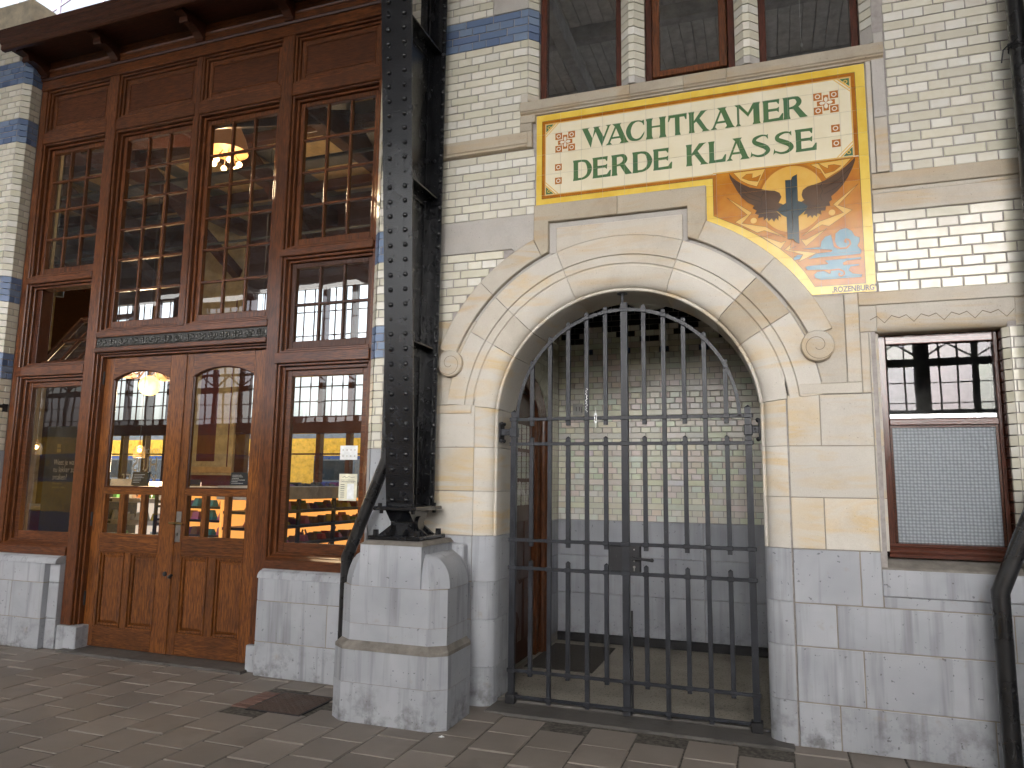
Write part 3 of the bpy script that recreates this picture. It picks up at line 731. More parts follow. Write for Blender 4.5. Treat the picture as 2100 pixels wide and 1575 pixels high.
# ------------------------------------------------------------------ tile picture
EMB={'left_wing':[(1.131,3.468),(1.149,3.439),(1.173,3.413),(1.208,3.385),(1.256,3.355),(1.321,3.336),(1.362,3.322),(1.403,3.315),(1.432,3.297),(1.442,3.269),(1.433,3.248),(1.424,3.232),(1.444,3.223),(1.45,3.216),(1.429,3.196),(1.41,3.176),(1.433,3.153),(1.437,3.134),(1.421,3.148),(1.419,3.116),(1.406,3.134),(1.393,3.111),(1.38,3.135),(1.361,3.119),(1.353,3.143),(1.332,3.125),(1.332,3.151),(1.297,3.146),(1.305,3.167),(1.28,3.178),(1.293,3.196),(1.267,3.215),(1.279,3.23),(1.241,3.255),(1.206,3.292),(1.177,3.342),(1.154,3.392),(1.135,3.434)],'right_wing':[(1.871,3.469),(1.825,3.426),(1.779,3.39),(1.733,3.364),(1.687,3.34),(1.641,3.328),(1.595,3.318),(1.568,3.299),(1.56,3.268),(1.566,3.244),(1.575,3.234),(1.551,3.22),(1.562,3.203),(1.593,3.186),(1.578,3.163),(1.566,3.138),(1.587,3.142),(1.588,3.115),(1.605,3.131),(1.615,3.11),(1.626,3.13),(1.641,3.116),(1.646,3.139),(1.668,3.127),(1.668,3.152),(1.691,3.151),(1.697,3.18),(1.721,3.178),(1.715,3.204),(1.733,3.215),(1.728,3.237),(1.762,3.265),(1.797,3.302),(1.827,3.349),(1.854,3.402),(1.872,3.451)],'rail_left':[(1.468,3.374),(1.501,3.372),(1.5,2.989),(1.469,2.99)],'rail_right':[(1.503,3.372),(1.509,3.391),(1.537,3.404),(1.535,2.956),(1.513,2.968),(1.502,2.988)],'boss':[(1.411,3.182),(1.444,3.214),(1.468,3.227),(1.534,3.232),(1.56,3.222),(1.593,3.19),(1.583,3.168),(1.557,3.146),(1.53,3.126),(1.467,3.133),(1.439,3.153)],'bolts':[[(1.112,3.305),(1.263,3.187),(1.201,3.122),(1.343,3.084),(1.457,3.003),(1.333,3.062),(1.291,3.051),(1.159,3.135),(1.234,3.176)],[(1.308,3.031),(1.43,2.973),(1.459,2.98),(1.425,2.932)],[(1.883,3.3),(1.764,3.176),(1.842,3.138),(1.708,3.049),(1.67,3.063),(1.554,3.002),(1.654,3.084),(1.792,3.126),(1.737,3.185)],[(1.697,3.038),(1.572,2.934),(1.545,2.981),(1.573,2.977)],[(1.491,2.983),(1.48,2.93),(1.517,2.941),(1.471,2.921),(1.632,2.887),(1.525,2.84),(1.553,2.885),(1.448,2.924),(1.484,2.955)],[(1.156,3.467),(1.352,3.467),(1.298,3.356),(1.244,3.38),(1.197,3.413)],[(1.618,3.458),(1.852,3.468),(1.791,3.405),(1.704,3.355),(1.673,3.418)]],'leafs':[[(1.209,3.424),(1.237,3.447),(1.274,3.446),(1.27,3.416),(1.294,3.419),(1.324,3.432),(1.305,3.389),(1.251,3.402)],[(1.661,3.463),(1.696,3.434),(1.719,3.418),(1.719,3.44),(1.753,3.441),(1.792,3.427),(1.751,3.397),(1.7,3.388)]],'clouds':[[(1.548,2.923),(1.653,2.923),(1.66,2.957),(1.683,2.986),(1.717,2.995),(1.723,2.969),(1.731,2.918),(1.752,2.9),(1.736,2.949),(1.74,2.999),(1.768,3.021),(1.802,3.03),(1.834,3.007),(1.849,2.975),(1.875,2.96),(1.874,2.935),(1.861,2.911),(1.882,2.878),(1.876,2.857),(1.799,2.855),(1.656,2.856),(1.577,2.851),(1.629,2.884),(1.713,2.887),(1.719,2.897),(1.658,2.906),(1.557,2.919)],[(1.672,2.836),(1.875,2.839),(1.88,2.826),(1.798,2.822),(1.776,2.811),(1.78,2.798),(1.862,2.797),(1.867,2.787),(1.818,2.783),(1.806,2.765),(1.827,2.742),(1.878,2.731),(1.874,2.713),(1.793,2.714),(1.65,2.714),(1.617,2.729),(1.611,2.751),(1.63,2.768),(1.669,2.771),(1.701,2.75),(1.708,2.774),(1.574,2.782),(1.562,2.802),(1.578,2.81),(1.693,2.812)],[(1.498,2.868),(1.521,2.885),(1.553,2.882),(1.534,2.855),(1.5,2.852)]],'spirals':[[(1.728,2.975),(1.736,2.924),(1.763,2.902),(1.801,2.902),(1.822,2.925),(1.817,2.95),(1.799,2.958),(1.791,2.943),(1.803,2.936)],[(1.708,2.771),(1.752,2.773),(1.779,2.757),(1.78,2.737),(1.758,2.729),(1.748,2.742),(1.759,2.749)]],'feathersL':[[(1.16,3.411),(1.243,3.32),(1.319,3.278)],[(1.189,3.34),(1.248,3.283),(1.318,3.252)],[(1.321,3.336),(1.338,3.308),(1.319,3.278),(1.327,3.251),(1.317,3.219)],[(1.323,3.199),(1.358,3.195),(1.399,3.196)]],'feathersR':[[(1.852,3.415),(1.777,3.343),(1.691,3.296)],[(1.822,3.349),(1.758,3.288),(1.689,3.258)],[(1.687,3.34),(1.669,3.312),(1.681,3.278),(1.666,3.248),(1.676,3.215)],[(1.669,3.184),(1.63,3.188),(1.59,3.2)]],'panel':[(1.029,3.19),(1.11,3.145),(1.2,3.096),(1.305,3.025),(1.42,2.935),(1.497,2.859),(1.557,2.774),(1.612,2.676)]}

def sign():
    S = thing('tile_sign', (.9,0,3.4), 'yellow bordered tile picture reading WACHTKAMER DERDE KLASSE with winged emblem above the arch', 'sign')
    XL, XR, ZT, T = -.1785, 1.95, 4.075, .15
    xs = [XL, 0.0] + [T*k for k in range(1, 13)] + [XR]; zs = [ZT-T*k for k in range(10)] + [2.620]
    zcuts = [ZT-T*k for k in range(1, 10)]; xcuts = xs[1:-1]
    YB = .0045                                            # face of the tiles
    def inside(x, z):
        if z >= 3.40: return True
        if x <= .984: return False
        return (x-CX)**2+(z-CZ)**2 > 1.396**2 and z > 2.62
    # outline of the lower part
    low = [(1.9485,3.398),(.986,3.398)] + [(.986,3.152)] + arc(1.397, 65.4, 32.0, 30) + [(1.597,2.622),(1.9485,2.622)]
    full = [(XL+.001,3.4),(XL+.001,ZT-.001),(XR-.001,ZT-.001)] + [(1.9485,2.622),(1.597,2.622)] + arc(1.397, 32.0, 65.4, 30) + [(.986,3.152),(.986,3.4)]
    # each tile is cut out of the outline
    def cut(poly, x0, x1, z0, z1):
        def clip(P, f, g_):
            out = []
            for i in range(len(P)):
                a, b = P[i-1], P[i]; fa, fb = f(a), f(b)
                if fa >= 0 and fb >= 0: out.append(b)
                elif fa >= 0 > fb: t = fa/(fa-fb); out.append((a[0]+(b[0]-a[0])*t, a[1]+(b[1]-a[1])*t))
                elif fb >= 0 > fa: t = fa/(fa-fb); out += [(a[0]+(b[0]-a[0])*t, a[1]+(b[1]-a[1])*t), b]
            return out
        for f in (lambda p: p[0]-x0, lambda p: x1-p[0], lambda p: p[1]-z0, lambda p: z1-p[1]):
            if len(poly) < 3: return []
            poly = clip(poly, f, None)
        return poly
    MB().prism(full, YB+.003, YB+.03).build('grout_bed', 'grout', S)
    gx = .0006
    zr = [ZT-T*k for k in range(5)] + [3.40]
    for i in range(len(xs)-1):
        for k in range(5):
            MB().box(xs[i]+gx, xs[i+1]-gx, YB, YB+.012, zr[k+1]+gx, zr[k]-gx, .0008).build('tile', 'tile_cream', S)
    for i in range(len(xs)-1):
        for k in range(4, 10):
            p = cut(low, xs[i]+gx, xs[i+1]-gx, max(zs[k+1] if k < 9 else 2.62, 2.62)+gx, min(zs[k], 3.4)-gx)
            if len(p) >= 3 and abs(sum(p[j-1][0]*p[j][1]-p[j][0]*p[j-1][1] for j in range(len(p)))) > 1e-4: MB().prism(p, YB, YB+.012).build('tile', 'tile_orange', S)
    # glaze colours: thin sheets cut along the tile joints
    lay_ = [0]
    def paint(polys, mat, name, lv, parent=S):
        bm = bmesh.new(); y = YB-.0007*lv
        for P in polys:
            P2 = [q for j, q in enumerate(P) if (Vector(q)-Vector(P[j-1])).length > 1e-5]
            try:
                f = bm.faces.new([bm.verts.new((x, y, z)) for x, z in P2]); y -= .00004
                f.normal_update()
                if f.normal.y > 0: f.normal_flip()
                bmesh.ops.triangulate(bm, faces=[f])
            except ValueError: pass
        for c in xcuts:
            for d in (-gx, gx): bmesh.ops.bisect_plane(bm, geom=bm.verts[:]+bm.edges[:]+bm.faces[:], plane_co=(c+d,0,0), plane_no=(1,0,0))
        for c in zcuts:
            for d in (-gx, gx): bmesh.ops.bisect_plane(bm, geom=bm.verts[:]+bm.edges[:]+bm.faces[:], plane_co=(0,0,c+d), plane_no=(0,0,1))
        kill = []
        for f in bm.faces:
            m = f.calc_center_median()
            if any(abs(m.x-c) < gx*.98 for c in xcuts) or any(abs(m.z-c) < gx*.98 for c in zcuts): kill.append(f)
        bmesh.ops.delete(bm, geom=kill, context='FACES')
        me = bpy.data.meshes.new(name); bm.to_mesh(me); bm.free()
        return link(name, me, mat, parent)
    R = lambda x0, x1, z0, z1: [(x0,z0),(x1,z0),(x1,z1),(x0,z1)]
    # yellow border
    ye = [R(XL+.001,XR-.001,4.026,ZT-.001), R(XL+.001,-.134,3.401,4.026), R(1.894,XR-.001,2.622,4.026), R(-.134,1.029,3.401,3.448), R(.986,1.029,3.19,3.4)]
    pan = EMB['panel']; ci = arc(1.397, 65.0, 32.0, 28)
    inner = [(1.029,3.19)] + pan[1:-1] + [(1.612,2.676)]
    ye += [[(.986,3.19),(1.029,3.19)] + [(.986,3.155)], ]
    strip = []
    n = 28
    def at(P, t):
        L = [0]
        for a, b in zip(P, P[1:]): L.append(L[-1]+(Vector(b)-Vector(a)).length)
        d = t*L[-1]
        for k in range(len(P)-1):
            if d <= L[k+1]+1e-9: u = (d-L[k])/(L[k+1]-L[k]); return (P[k][0]+(P[k+1][0]-P[k][0])*u, P[k][1]+(P[k+1][1]-P[k][1])*u)
        return P[-1]
    out_ = [(.986,3.155)] + ci[1:] + [(1.597,2.623)]
    for k in range(n): ye.append([at(out_,k/n), at(out_,(k+1)/n), at(inner,(k+1)/n), at(inner,k/n)])
    ye.append([(1.597,2.623),(1.894,2.623),(1.894,2.674),(1.612,2.676)])
    paint(ye, 'tile_yellow', 'yellow_border', 1)
    ob = [R(-.134,1.893,4.003,4.025), R(-.134,-.114,3.448,4.003), R(1.871,1.893,3.482,4.003), R(-.114,1.05,3.449,3.469), R(1.030,1.05,3.20,3.449)]
    paint(ob, 'tile_band', 'orange_band', 1)
    cl = .0025
    paint([R(-.134,1.894,4.0255,4.0275), R(-.1365,-.1340,3.448,4.025), R(1.8935,1.896,2.674,4.025), R(-.134,1.029,3.446,3.4485), R(1.0275,1.030,3.19,3.446)] + [[at(inner,k/n),at(inner,(k+1)/n),(at(inner,(k+1)/n)[0]+.0015,at(inner,(k+1)/n)[1]+.002),(at(inner,k/n)[0]+.0015,at(inner,k/n)[1]+.002)] for k in range(n)] + [R(1.612,1.894,2.6735,2.676)], 'tile_line', 'outline', 2)
    # pale yellow halo lines inside the cream field and at its corners
    pv = [R(-.113,1.87,3.996,4.002), R(-.113,-.108,3.47,3.996), R(1.864,1.870,3.483,3.996), R(-.108,1.03,3.470,3.476), R(1.03,1.864,3.476,3.483)]
    for sx, sz, x, z in ((1,1,-.108,3.996),(-1,1,1.864,3.996),(1,-1,-.108,3.476),(-1,-1,1.864,3.484)):
        d = lambda a, b: (x+sx*a, z-sz*b)
        pv += [[d(.086,0),d(.094,0),d(0,.094),d(0,.086)],[d(.062,0),d(.074,0),d(0,.074),d(0,.062)]]
    paint(pv, 'tile_bolt', 'yellow_lines', 1)
    gc = []; rings = []
    for sx, sz, x, z in ((1,1,-.106,3.994),(-1,1,1.862,3.994),(1,-1,-.106,3.478),(-1,-1,1.862,3.486)):
        gc.append([(x,z),(x+sx*.055,z),(x,z-sz*.055)])
        c = (x+sx*.022, z-sz*.022)
        for k in range(14):
            a, b = 2*PI*k/14, 2*PI*(k+1)/14
            rings.append([(c[0]+.012*math.cos(a),c[1]+.012*math.sin(a)),(c[0]+.012*math.cos(b),c[1]+.012*math.sin(b)),(c[0]+.007*math.cos(b),c[1]+.007*math.sin(b)),(c[0]+.007*math.cos(a),c[1]+.007*math.sin(a))])
    for P in gc: paint([P], 'tile_green', 'green_corner', 2)
    for k in range(4): paint(rings[14*k:14*k+14], 'tile_bolt', 'corner_ring', 3)
    # rosettes and ringed squares
    def ringsq(x, z, h=.0245):
        sq.append(R(x-h,x+h,z-h,z+h))
        for k in range(14):
            a, b = 2*PI*k/14, 2*PI*(k+1)/14
            wr.append([(x+.016*math.cos(a),z+.016*math.sin(a)),(x+.016*math.cos(b),z+.016*math.sin(b)),(x+.010*math.cos(b),z+.010*math.sin(b)),(x+.010*math.cos(a),z+.010*math.sin(a))])
    sq = []; wr = []; pet = []
    for cx, cz in ((.033,3.850),(1.724,3.853)):
        for dx in (-.047,.047):
            for dz in (-.047,.047): ringsq(cx+dx, cz+dz)
        sq.append([(cx-.016,cz-.052),(cx+.016,cz-.052),(cx+.016,cz-.016),(cx+.052,cz-.016),(cx+.052,cz+.016),(cx+.016,cz+.016),(cx+.016,cz+.052),(cx-.016,cz+.052),(cx-.016,cz+.016),(cx-.052,cz+.016),(cx-.052,cz-.016),(cx-.016,cz-.016)])
        for k in range(4):
            a = PI/2*k; P = []
            for u, v in ((0,0),(.016,.010),(.030,.0105),(.040,0),(.030,-.0105),(.016,-.010)): P.append((cx+u*math.cos(a)-v*math.sin(a), cz+u*math.sin(a)+v*math.cos(a)))
            pet.append(P)
    for x, z in ((-.0155,3.668),(-.0155,3.568),(1.7715,3.675),(1.772,3.577)): ringsq(x, z)
    for P in sq: paint([P], 'tile_rust', 'rust_square', 2)
    for k in range(len(wr)//14): paint(wr[14*k:14*k+14], 'tile_white', 'white_ring', 3)
    for k in range(2): paint(pet[4*k:4*k+4], 'tile_white', 'flower', 3)
    # lettering
    def stem(x0, x1, fl=.022, z0=0., z1=1.): return [(x0-fl,z0),(x1+fl,z0),(x1,z0+.13),(x1,z1-.13),(x1+fl,z1),(x0-fl,z1),(x0,z1-.13),(x0,z0+.13)]
    def rib(pts, wid, n=28):
        """smooth ribbon through pts (Catmull-Rom) of varying width"""
        P = [pts[0]]+pts+[pts[-1]]; Wd = [wid[0]]+wid+[wid[-1]]; C_ = []
        for k in range(1, len(P)-2):
            for i in range(8):
                t = i/8; f = lambda a, b, c, d: .5*(2*b+(c-a)*t+(2*a-5*b+4*c-d)*t*t+(3*b-a-3*c+d)*t**3)
                C_.append((f(P[k-1][0],P[k][0],P[k+1][0],P[k+2][0]), f(P[k-1][1],P[k][1],P[k+1][1],P[k+2][1]), f(Wd[k-1],Wd[k],Wd[k+1],Wd[k+2])))
        C_.append((P[-1][0],P[-1][1],Wd[-1])); out = []; L_ = []
        for i, (x, z, w) in enumerate(C_):
            a = C_[max(0,i-1)]; b = C_[min(len(C_)-1,i+1)]; d = Vector((b[0]-a[0], (b[1]-a[1])*ASP[0])).normalized(); nn = (-d.y*w/2, d.x*w/2/ASP[0])
            L_.append(((x+nn[0]*1.16, z+nn[1]*1.16), (x-nn[0]*1.16, z-nn[1]*1.16)))
        return [[L_[i][0],L_[i+1][0],L_[i+1][1],L_[i][1]] for i in range(len(L_)-1)]
    ASP = [1.0]
    def glyph(ch):
        if ch == 'W': return [[(.0,1),(.24,1),(.19,.94),(.355,.42),(.30,0),(.02,.94)],[(.30,0),(.355,.42),(.50,.86),(.46,.98),(.43,.86)],[(.40,1),(.62,1),(.57,.94),(.755,.42),(.69,0),(.43,.93)],[(.69,0),(.755,.42),(.90,.93),(.85,1),(1.0,1),(.955,.93)]]
        if ch == 'A': return [[(.30,1),(.68,1),(.62,.92),(.93,.10),(1.0,0),(.62,0),(.70,.10),(.45,.82),(.36,.93)],[(.40,.84),(.47,.84),(.17,.10),(.25,0),(.0,0),(.09,.08)],[(.24,.26),(.66,.26),(.62,.36),(.28,.36)]]
        if ch == 'C': return rib([(.93,.80),(.80,.93),(.58,.975),(.30,.87),(.14,.52),(.26,.17),(.52,.045),(.76,.09),(.92,.28),(.97,.40)], [.03,.06,.07,.16,.22,.18,.10,.09,.06,.01]) + [[(.84,.93),(.95,1.0),(.97,.74),(.93,.72)]]
        if ch == 'H': return [stem(.05,.29,.05), stem(.72,.96,.05), [(.29,.52),(.72,.52),(.72,.61),(.29,.61)]]
        if ch == 'T': return [[(.37,0),(.66,0),(.61,.12),(.61,.88),(.39,.88),(.39,.12)],[(.04,1),(1,1),(.985,.72),(.95,.72),(.88,.87),(.12,.87),(.04,.70),(.0,.70)]]
        if ch == 'K': return [stem(.03,.24,.03), [(.62,1),(.92,1),(.82,.95),(.45,.58),(.24,.44),(.24,.52)],[(.36,.55),(.52,.66),(.88,.10),(1.0,0),(.66,0),(.70,.06)]]
        if ch == 'M': return [[(.0,1),(.19,1),(.52,.56),(.52,.40),(.15,.88),(.06,.92)],[(.52,.40),(.52,.56),(.74,1),(.80,1),(.80,.86)],[(.09,.9),(.16,.88),(.155,.10),(.21,0),(.03,0),(.09,.10)],[(.745,1),(1.0,1),(.965,.9),(.965,.10),(1.0,0),(.70,0),(.745,.10)]]
        if ch == 'E': return [stem(.03,.26,.03), [(.26,.90),(.70,.89),(.78,.78),(.80,.78),(.83,1.0),(.26,1.0)],[(.26,.47),(.70,.47),(.78,.40),(.80,.62),(.70,.57),(.26,.57)],[(.26,0),(.98,0),(1.0,.30),(.96,.30),(.80,.115),(.26,.10)]]
        if ch == 'R': return [stem(.03,.25,.03)] + rib([(.25,.945),(.46,.95),(.60,.90),(.68,.74),(.60,.58),(.44,.50),(.25,.47)], [.12,.11,.16,.19,.16,.11,.08]) + [[(.40,.50),(.62,.52),(.92,.10),(1.0,0),(.70,0),(.46,.40)]]
        if ch == 'D': return [stem(.03,.25,.03)] + rib([(.25,.945),(.48,.95),(.72,.86),(.87,.55),(.80,.24),(.56,.07),(.25,.05)], [.12,.10,.15,.22,.16,.11,.10])
        if ch == 'L': return [stem(.04,.30,.04), [(.30,0),(.95,0),(1.0,.32),(.95,.32),(.78,.12),(.30,.10)]]
        if ch == 'S': return rib([(.88,.80),(.80,.93),(.55,.965),(.26,.86),(.22,.70),(.46,.56),(.74,.42),(.86,.24),(.66,.07),(.36,.04),(.10,.13),(.03,.06)], [.02,.06,.09,.15,.18,.21,.21,.18,.12,.09,.07,.02]) + [[(.76,.92),(.88,1.0),(.88,.76)],[(.0,0),(.06,.27),(.14,.10)]]
    words = [('WACHTKAMER', 3.781, 3.926, [(.157,.358),(.326,.479),(.462,.593),(.600,.733),(.748,.870),(.884,1.014),(1.025,1.172),(1.179,1.333),(1.351,1.471),(1.473,1.613)]),
             ('DERDEKLASSE', 3.553, 3.699, [(.092,.226),(.231,.356),(.363,.501),(.507,.639),(.647,.769),(.863,1.0),(1.007,1.115),(1.119,1.258),(1.265,1.390),(1.403,1.530),(1.538,1.659)])]
    for wd, z0, z1, pos in words:
        for ch, (a, b) in zip(wd, pos):
            ASP[0] = (z1-z0)/(b-a)
            L_ = [[(a+(b-a)*x, z0+(z1-z0)*z) for x, z in P] for P in glyph(ch)]; L2 = []
            for P in L_:
                if sum(P[j-1][0]*P[j][1]-P[j][0]*P[j-1][1] for j in range(len(P))) < 0: P = P[::-1]
                L2.append(inset(P, -.0017) if len(P) > 4 else P)
            paint(L2, 'tile_green', 'letter', 2)
    # emblem
    E_ = thing_part('emblem', S)
    c = (1.503,3.249)
    disc = [[(c[0]+.199*math.cos(2*PI*k/48), c[1]+.2165*math.sin(2*PI*k/48)) for k in range(48)]]
    disc = [[(c[0]+.1935*math.cos(2*PI*k/48), c[1]+.2165*math.sin(2*PI*k/48)) for k in range(48)]]
    def outl(polys, w=.0022):
        o = []
        for P in polys:
            for p, q in zip(P, P[1:]+P[:1]):
                d = Vector((q[0]-p[0], q[1]-p[1]))
                if d.length < 1e-5: continue
                d.normalize(); n_ = (-d.y*w/2, d.x*w/2); o.append([(p[0]-n_[0],p[1]-n_[1]),(q[0]-n_[0],q[1]-n_[1]),(q[0]+n_[0],q[1]+n_[1]),(p[0]+n_[0],p[1]+n_[1])])
        return o
    rg = []
    for k in range(30):
        a, b = math.radians(15+150*k/30), math.radians(15+150*(k+1)/30)
        rg.append([(c[0]+.195*math.cos(a),c[1]+.218*math.sin(a)),(c[0]+.195*math.cos(b),c[1]+.218*math.sin(b)),(c[0]+.207*math.cos(b),min(3.468,c[1]+.230*math.sin(b))),(c[0]+.207*math.cos(a),min(3.468,c[1]+.230*math.sin(a)))])
    paint([R(1.0505,1.8930,3.3985,3.4745)], 'tile_orange', 'panel_top', .5, E_)
    paint(disc, 'tile_disc', 'sun_disc', 1, E_); paint(rg, 'tile_band', 'disc_ring', 2, E_); paint(outl(disc, .0016), 'tile_band', 'disc_line', 2, E_)
    for P in EMB['bolts']: paint([P], 'tile_bolt', 'lightning_bolt', 2, E_); paint(outl([P], .0018), 'tile_line', 'bolt_outline', 3, E_)
    for P in EMB['leafs']: paint([P], 'tile_orange', 'leaf_shape', 3, E_); paint(outl([P], .0016), 'tile_line', 'leaf_outline', 4, E_)
    for P in EMB['clouds']: paint([P], 'tile_blue', 'cloud', 2, E_); paint(outl([P], .0035), 'tile_band', 'cloud_outline', 3, E_)
    sr = []
    for P in EMB['spirals']: paint(outl([P], .010)[:-1], 'tile_rust', 'cloud_curl', 4, E_)
    for x, z in ((1.272,3.133),(1.728,3.134)): paint([[(x+.019*math.cos(2*PI*k/20), z+.019*math.sin(2*PI*k/20)) for k in range(20)]], 'tile_bolt', 'spark_disc', 4, E_)
    for nm in ('left_wing','right_wing'):
        paint([EMB[nm]], 'tile_brown', 'wing', 5, E_)
    fl = []
    for P in EMB['feathersL']+EMB['feathersR']: fl += outl([P], .0042)[:-1]
    paint(fl, 'tile_line', 'feather_lines', 6, E_)
    paint([EMB['boss']], 'tile_slate', 'boss', 6, E_); paint([EMB['rail_left']], 'tile_slate', 'rail', 7, E_); paint([EMB['rail_right']], 'tile_slate', 'rail', 7, E_)
    paint(outl([EMB['rail_left'],EMB['rail_right']], .0022), 'tile_line', 'rail_lines', 8, E_)
    me = text_mesh(',ROZENBURG"', .047, 1.708, YB-.0034, 2.632, sx=.80, bold=.0016)
    link('maker_lettering', me, 'tile_line', S)
def thing_part(name, parent):
    o = bpy.data.objects.new(name, None); COL.objects.link(o); o.parent = parent; o.location = (0,0,0); ORG[o.name] = ORG[parent.name].copy(); return o
sign()

# ------------------------------------------------------------------ iron gate
def gate():
    Gt = thing('iron_gate', (.407,.12,.02), 'tall dark grey wrought iron gate with arched top rail closing the archway', 'gate')
    Y = .12; x0, dx = -.36, .12975; W_ = .0135
    rails = [1.903,1.732,1.080,.894,.225,.060]
    def bar(x, z0, z1, w=W_, tip=True, name='bar'):
        b = MB(); d = w*.85
        vs = [(x-w,Y-d,z0),(x+w,Y-d,z0),(x+w,Y+d,z0),(x-w,Y+d,z0),(x-w,Y-d,z1),(x+w,Y-d,z1),(x+w,Y+d,z1),(x-w,Y+d,z1)]
        fs = [(3,2,1,0),(0,1,5,4),(1,2,6,5),(2,3,7,6),(3,0,4,7)]
        if tip: vs.append((x,Y,z1+w*.9)); fs += [(4,5,8),(5,6,8),(6,7,8),(7,4,8)]
        else: fs.append((4,5,6,7))
        b.add(vs, fs); return b.build(name, 'grey_iron', Gt)
    R_ = .740; cz = 1.897
    def top(x): return cz+math.sqrt(max(0, R_**2-(x-.407)**2))
    for k in range(13):
        x = x0+dx*k
        if k == 6: bar(x, .02, top(x)+.05, .0225, False, 'centre_bar')
        elif k in (0, 12): bar(x, .02, 1.955, .020)
        elif k % 2 == 0: bar(x, .028, top(x)+.035)
        else:
            bar(x, 1.858, top(x)+.035); bar(x, 1.040, 1.772); bar(x, .192, .940)
    for z in rails:
        MB().box(x0-.03, x0+12*dx+.03, Y-.0195, Y-.0125, z-.011, z+.011, .002).build('rail', 'grey_iron', Gt)
        for k in range(13):
            if z < .1 and k % 2: continue
            x = x0+dx*k; w = .031 if k == 6 else .027 if k in (0,12) else .021
            MB().box(x-w, x+w, Y-.0235, Y-.0115, z-.014, z+.014, .003).build('rail_clip', 'grey_iron', Gt)
    prof = [(R_-.011,Y-.0195),(R_+.011,Y-.0195),(R_+.011,Y-.0125),(R_-.011,Y-.0125)]
    MB().arch(prof, .407, cz, 180, 0, 60).build('arched_rail', 'grey_iron', Gt)
    for k in range(1, 12):
        x = x0+dx*k; z = top(x); a = math.atan2(z-cz, x-.407)-PI/2; w = .032 if k == 6 else .022
        b = MB().box(-w, w, -.0235, -.0115, -.014, .014, .003); ca, sa = math.cos(a), math.sin(a)
        b.v = [(x+p*ca-r*sa, Y+q, z+p*sa+r*ca) for p, q, r in b.v]; b.build('rail_clip', 'grey_iron', Gt)
    # pin into the keystone, drop bolt, feet, lock, lever, hinges
    MB().tube([(.407,Y,2.68),(.407,Y,2.765)], .009, 8).lathe([(.0001,-.004),(.035,-.004),(.035,.004),(.0001,.004)], (.407,Y,2.752), 14).build('top_pin', 'grey_iron', Gt, 40)
    MB().tube([(.452,Y+.004,.03),(.452,Y+.004,.66)], .007, 8).build('drop_bolt', 'dark_iron', Gt, 40)
    for z in (.36,.56): MB().tube([(.425,Y-.006,z),(.462,Y-.012,z)], .006, 6).build('bolt_staple', 'grey_iron', Gt)
    for x in (x0, x0+12*dx): MB().box(x-.034, x+.034, Y-.035, Y+.035, .014, .075, .004).build('foot', 'dark_iron', Gt)
    lk = MB().box(.302, .512, Y+.001, Y+.035, .902, 1.068, .004).build('lock_case', 'dark_iron', Gt)
    MB().box(.418, .512, Y-.018, Y+.0005, .898, 1.070, .003).build('lock_plate', 'dark_iron', lk)
    MB().lathe([(.0001,.004),(.008,.004),(.008,-.004)], (.474,Y-.018,.938), 12, 'y').box(.4705, .4775, Y-.022, Y-.018, .912, .935, .001).build('cylinder', 'steel', lk)
    for z in (.975,1.048): MB().lathe([(.0001,.004),(.005,.002),(.005,-.002)], (.474,Y-.018,z), 10, 'y').build('screw', 'steel', lk)
    MB().lathe([(.0001,.03),(.010,.03),(.010,-.004)], (.474,Y-.02,.993), 10, 'y').tube([(.468,Y-.05,.993),(.53,Y-.053,.992),(.585,Y-.05,.988)], [.009,.008,.010], 8).ball((.592,Y-.05,.988), .013, 8).build('lever_handle', 'dark_iron', lk, 40)
    MB().box(.300, .330, Y-.018, Y, 1.072, 1.078).build('lock_strip', 'dark_iron', lk)
    for s, x, xw in ((-1,x0,-.461),(1,x0+12*dx,1.271)):
        h = MB().box(min(x,xw), max(x,xw), Y-.026, Y-.012, 1.792, 1.836, .003).build('hinge_strap', 'grey_iron', Gt)
        MB().box(x-.026, x+.026, Y-.030, Y+.03, 1.780, 1.848, .004).build('hinge_collar', 'grey_iron', h)
        MB().box(min(xw,xw-s*.012), max(xw,xw-s*.012), Y-.045, Y+.045, 1.748, 1.882, .003).build('hinge_plate', 'dark_iron', h)
        for z in (1.755,1.875): MB().ball((xw-s*.016,Y-.03,z), .013, 8).ball((xw-s*.016,Y+.03,z), .013, 8).build('bolt_head', 'dark_iron', h, 60)
        MB().lathe([(.0001,.008),(.008,.006),(.009,-.004)], (x-s*.0+s*.04,Y-.026,1.814), 8, 'y').build('bolt_head', 'dark_iron', h)
    sx_ = x0+4*dx
    MB().tube([(sx_+.006*math.sin(k*1.9)+.003*math.cos(k*.8), Y-.0135, 1.945+.0065*k) for k in range(26)], .0016, 5).build('paint_scribble', 'paper_white', Gt)
    st = MB().box(.2165, .2335, Y-.0248, Y-.0238, 1.868, 1.936).build('sticker', 'paper_white', Gt)
    MB().box(.2215, .2285, Y-.0256, Y-.0250, 1.885, 1.920).build('sticker_print', 'ink', st)
    MB().box(.2235, .2265, Y-.0245, Y-.0238, 1.937, 1.975).box(.2235, .2265, Y-.0245, Y-.0238, 1.835, 1.867).build('sticker_bar', 'paper_white', st)
gate()

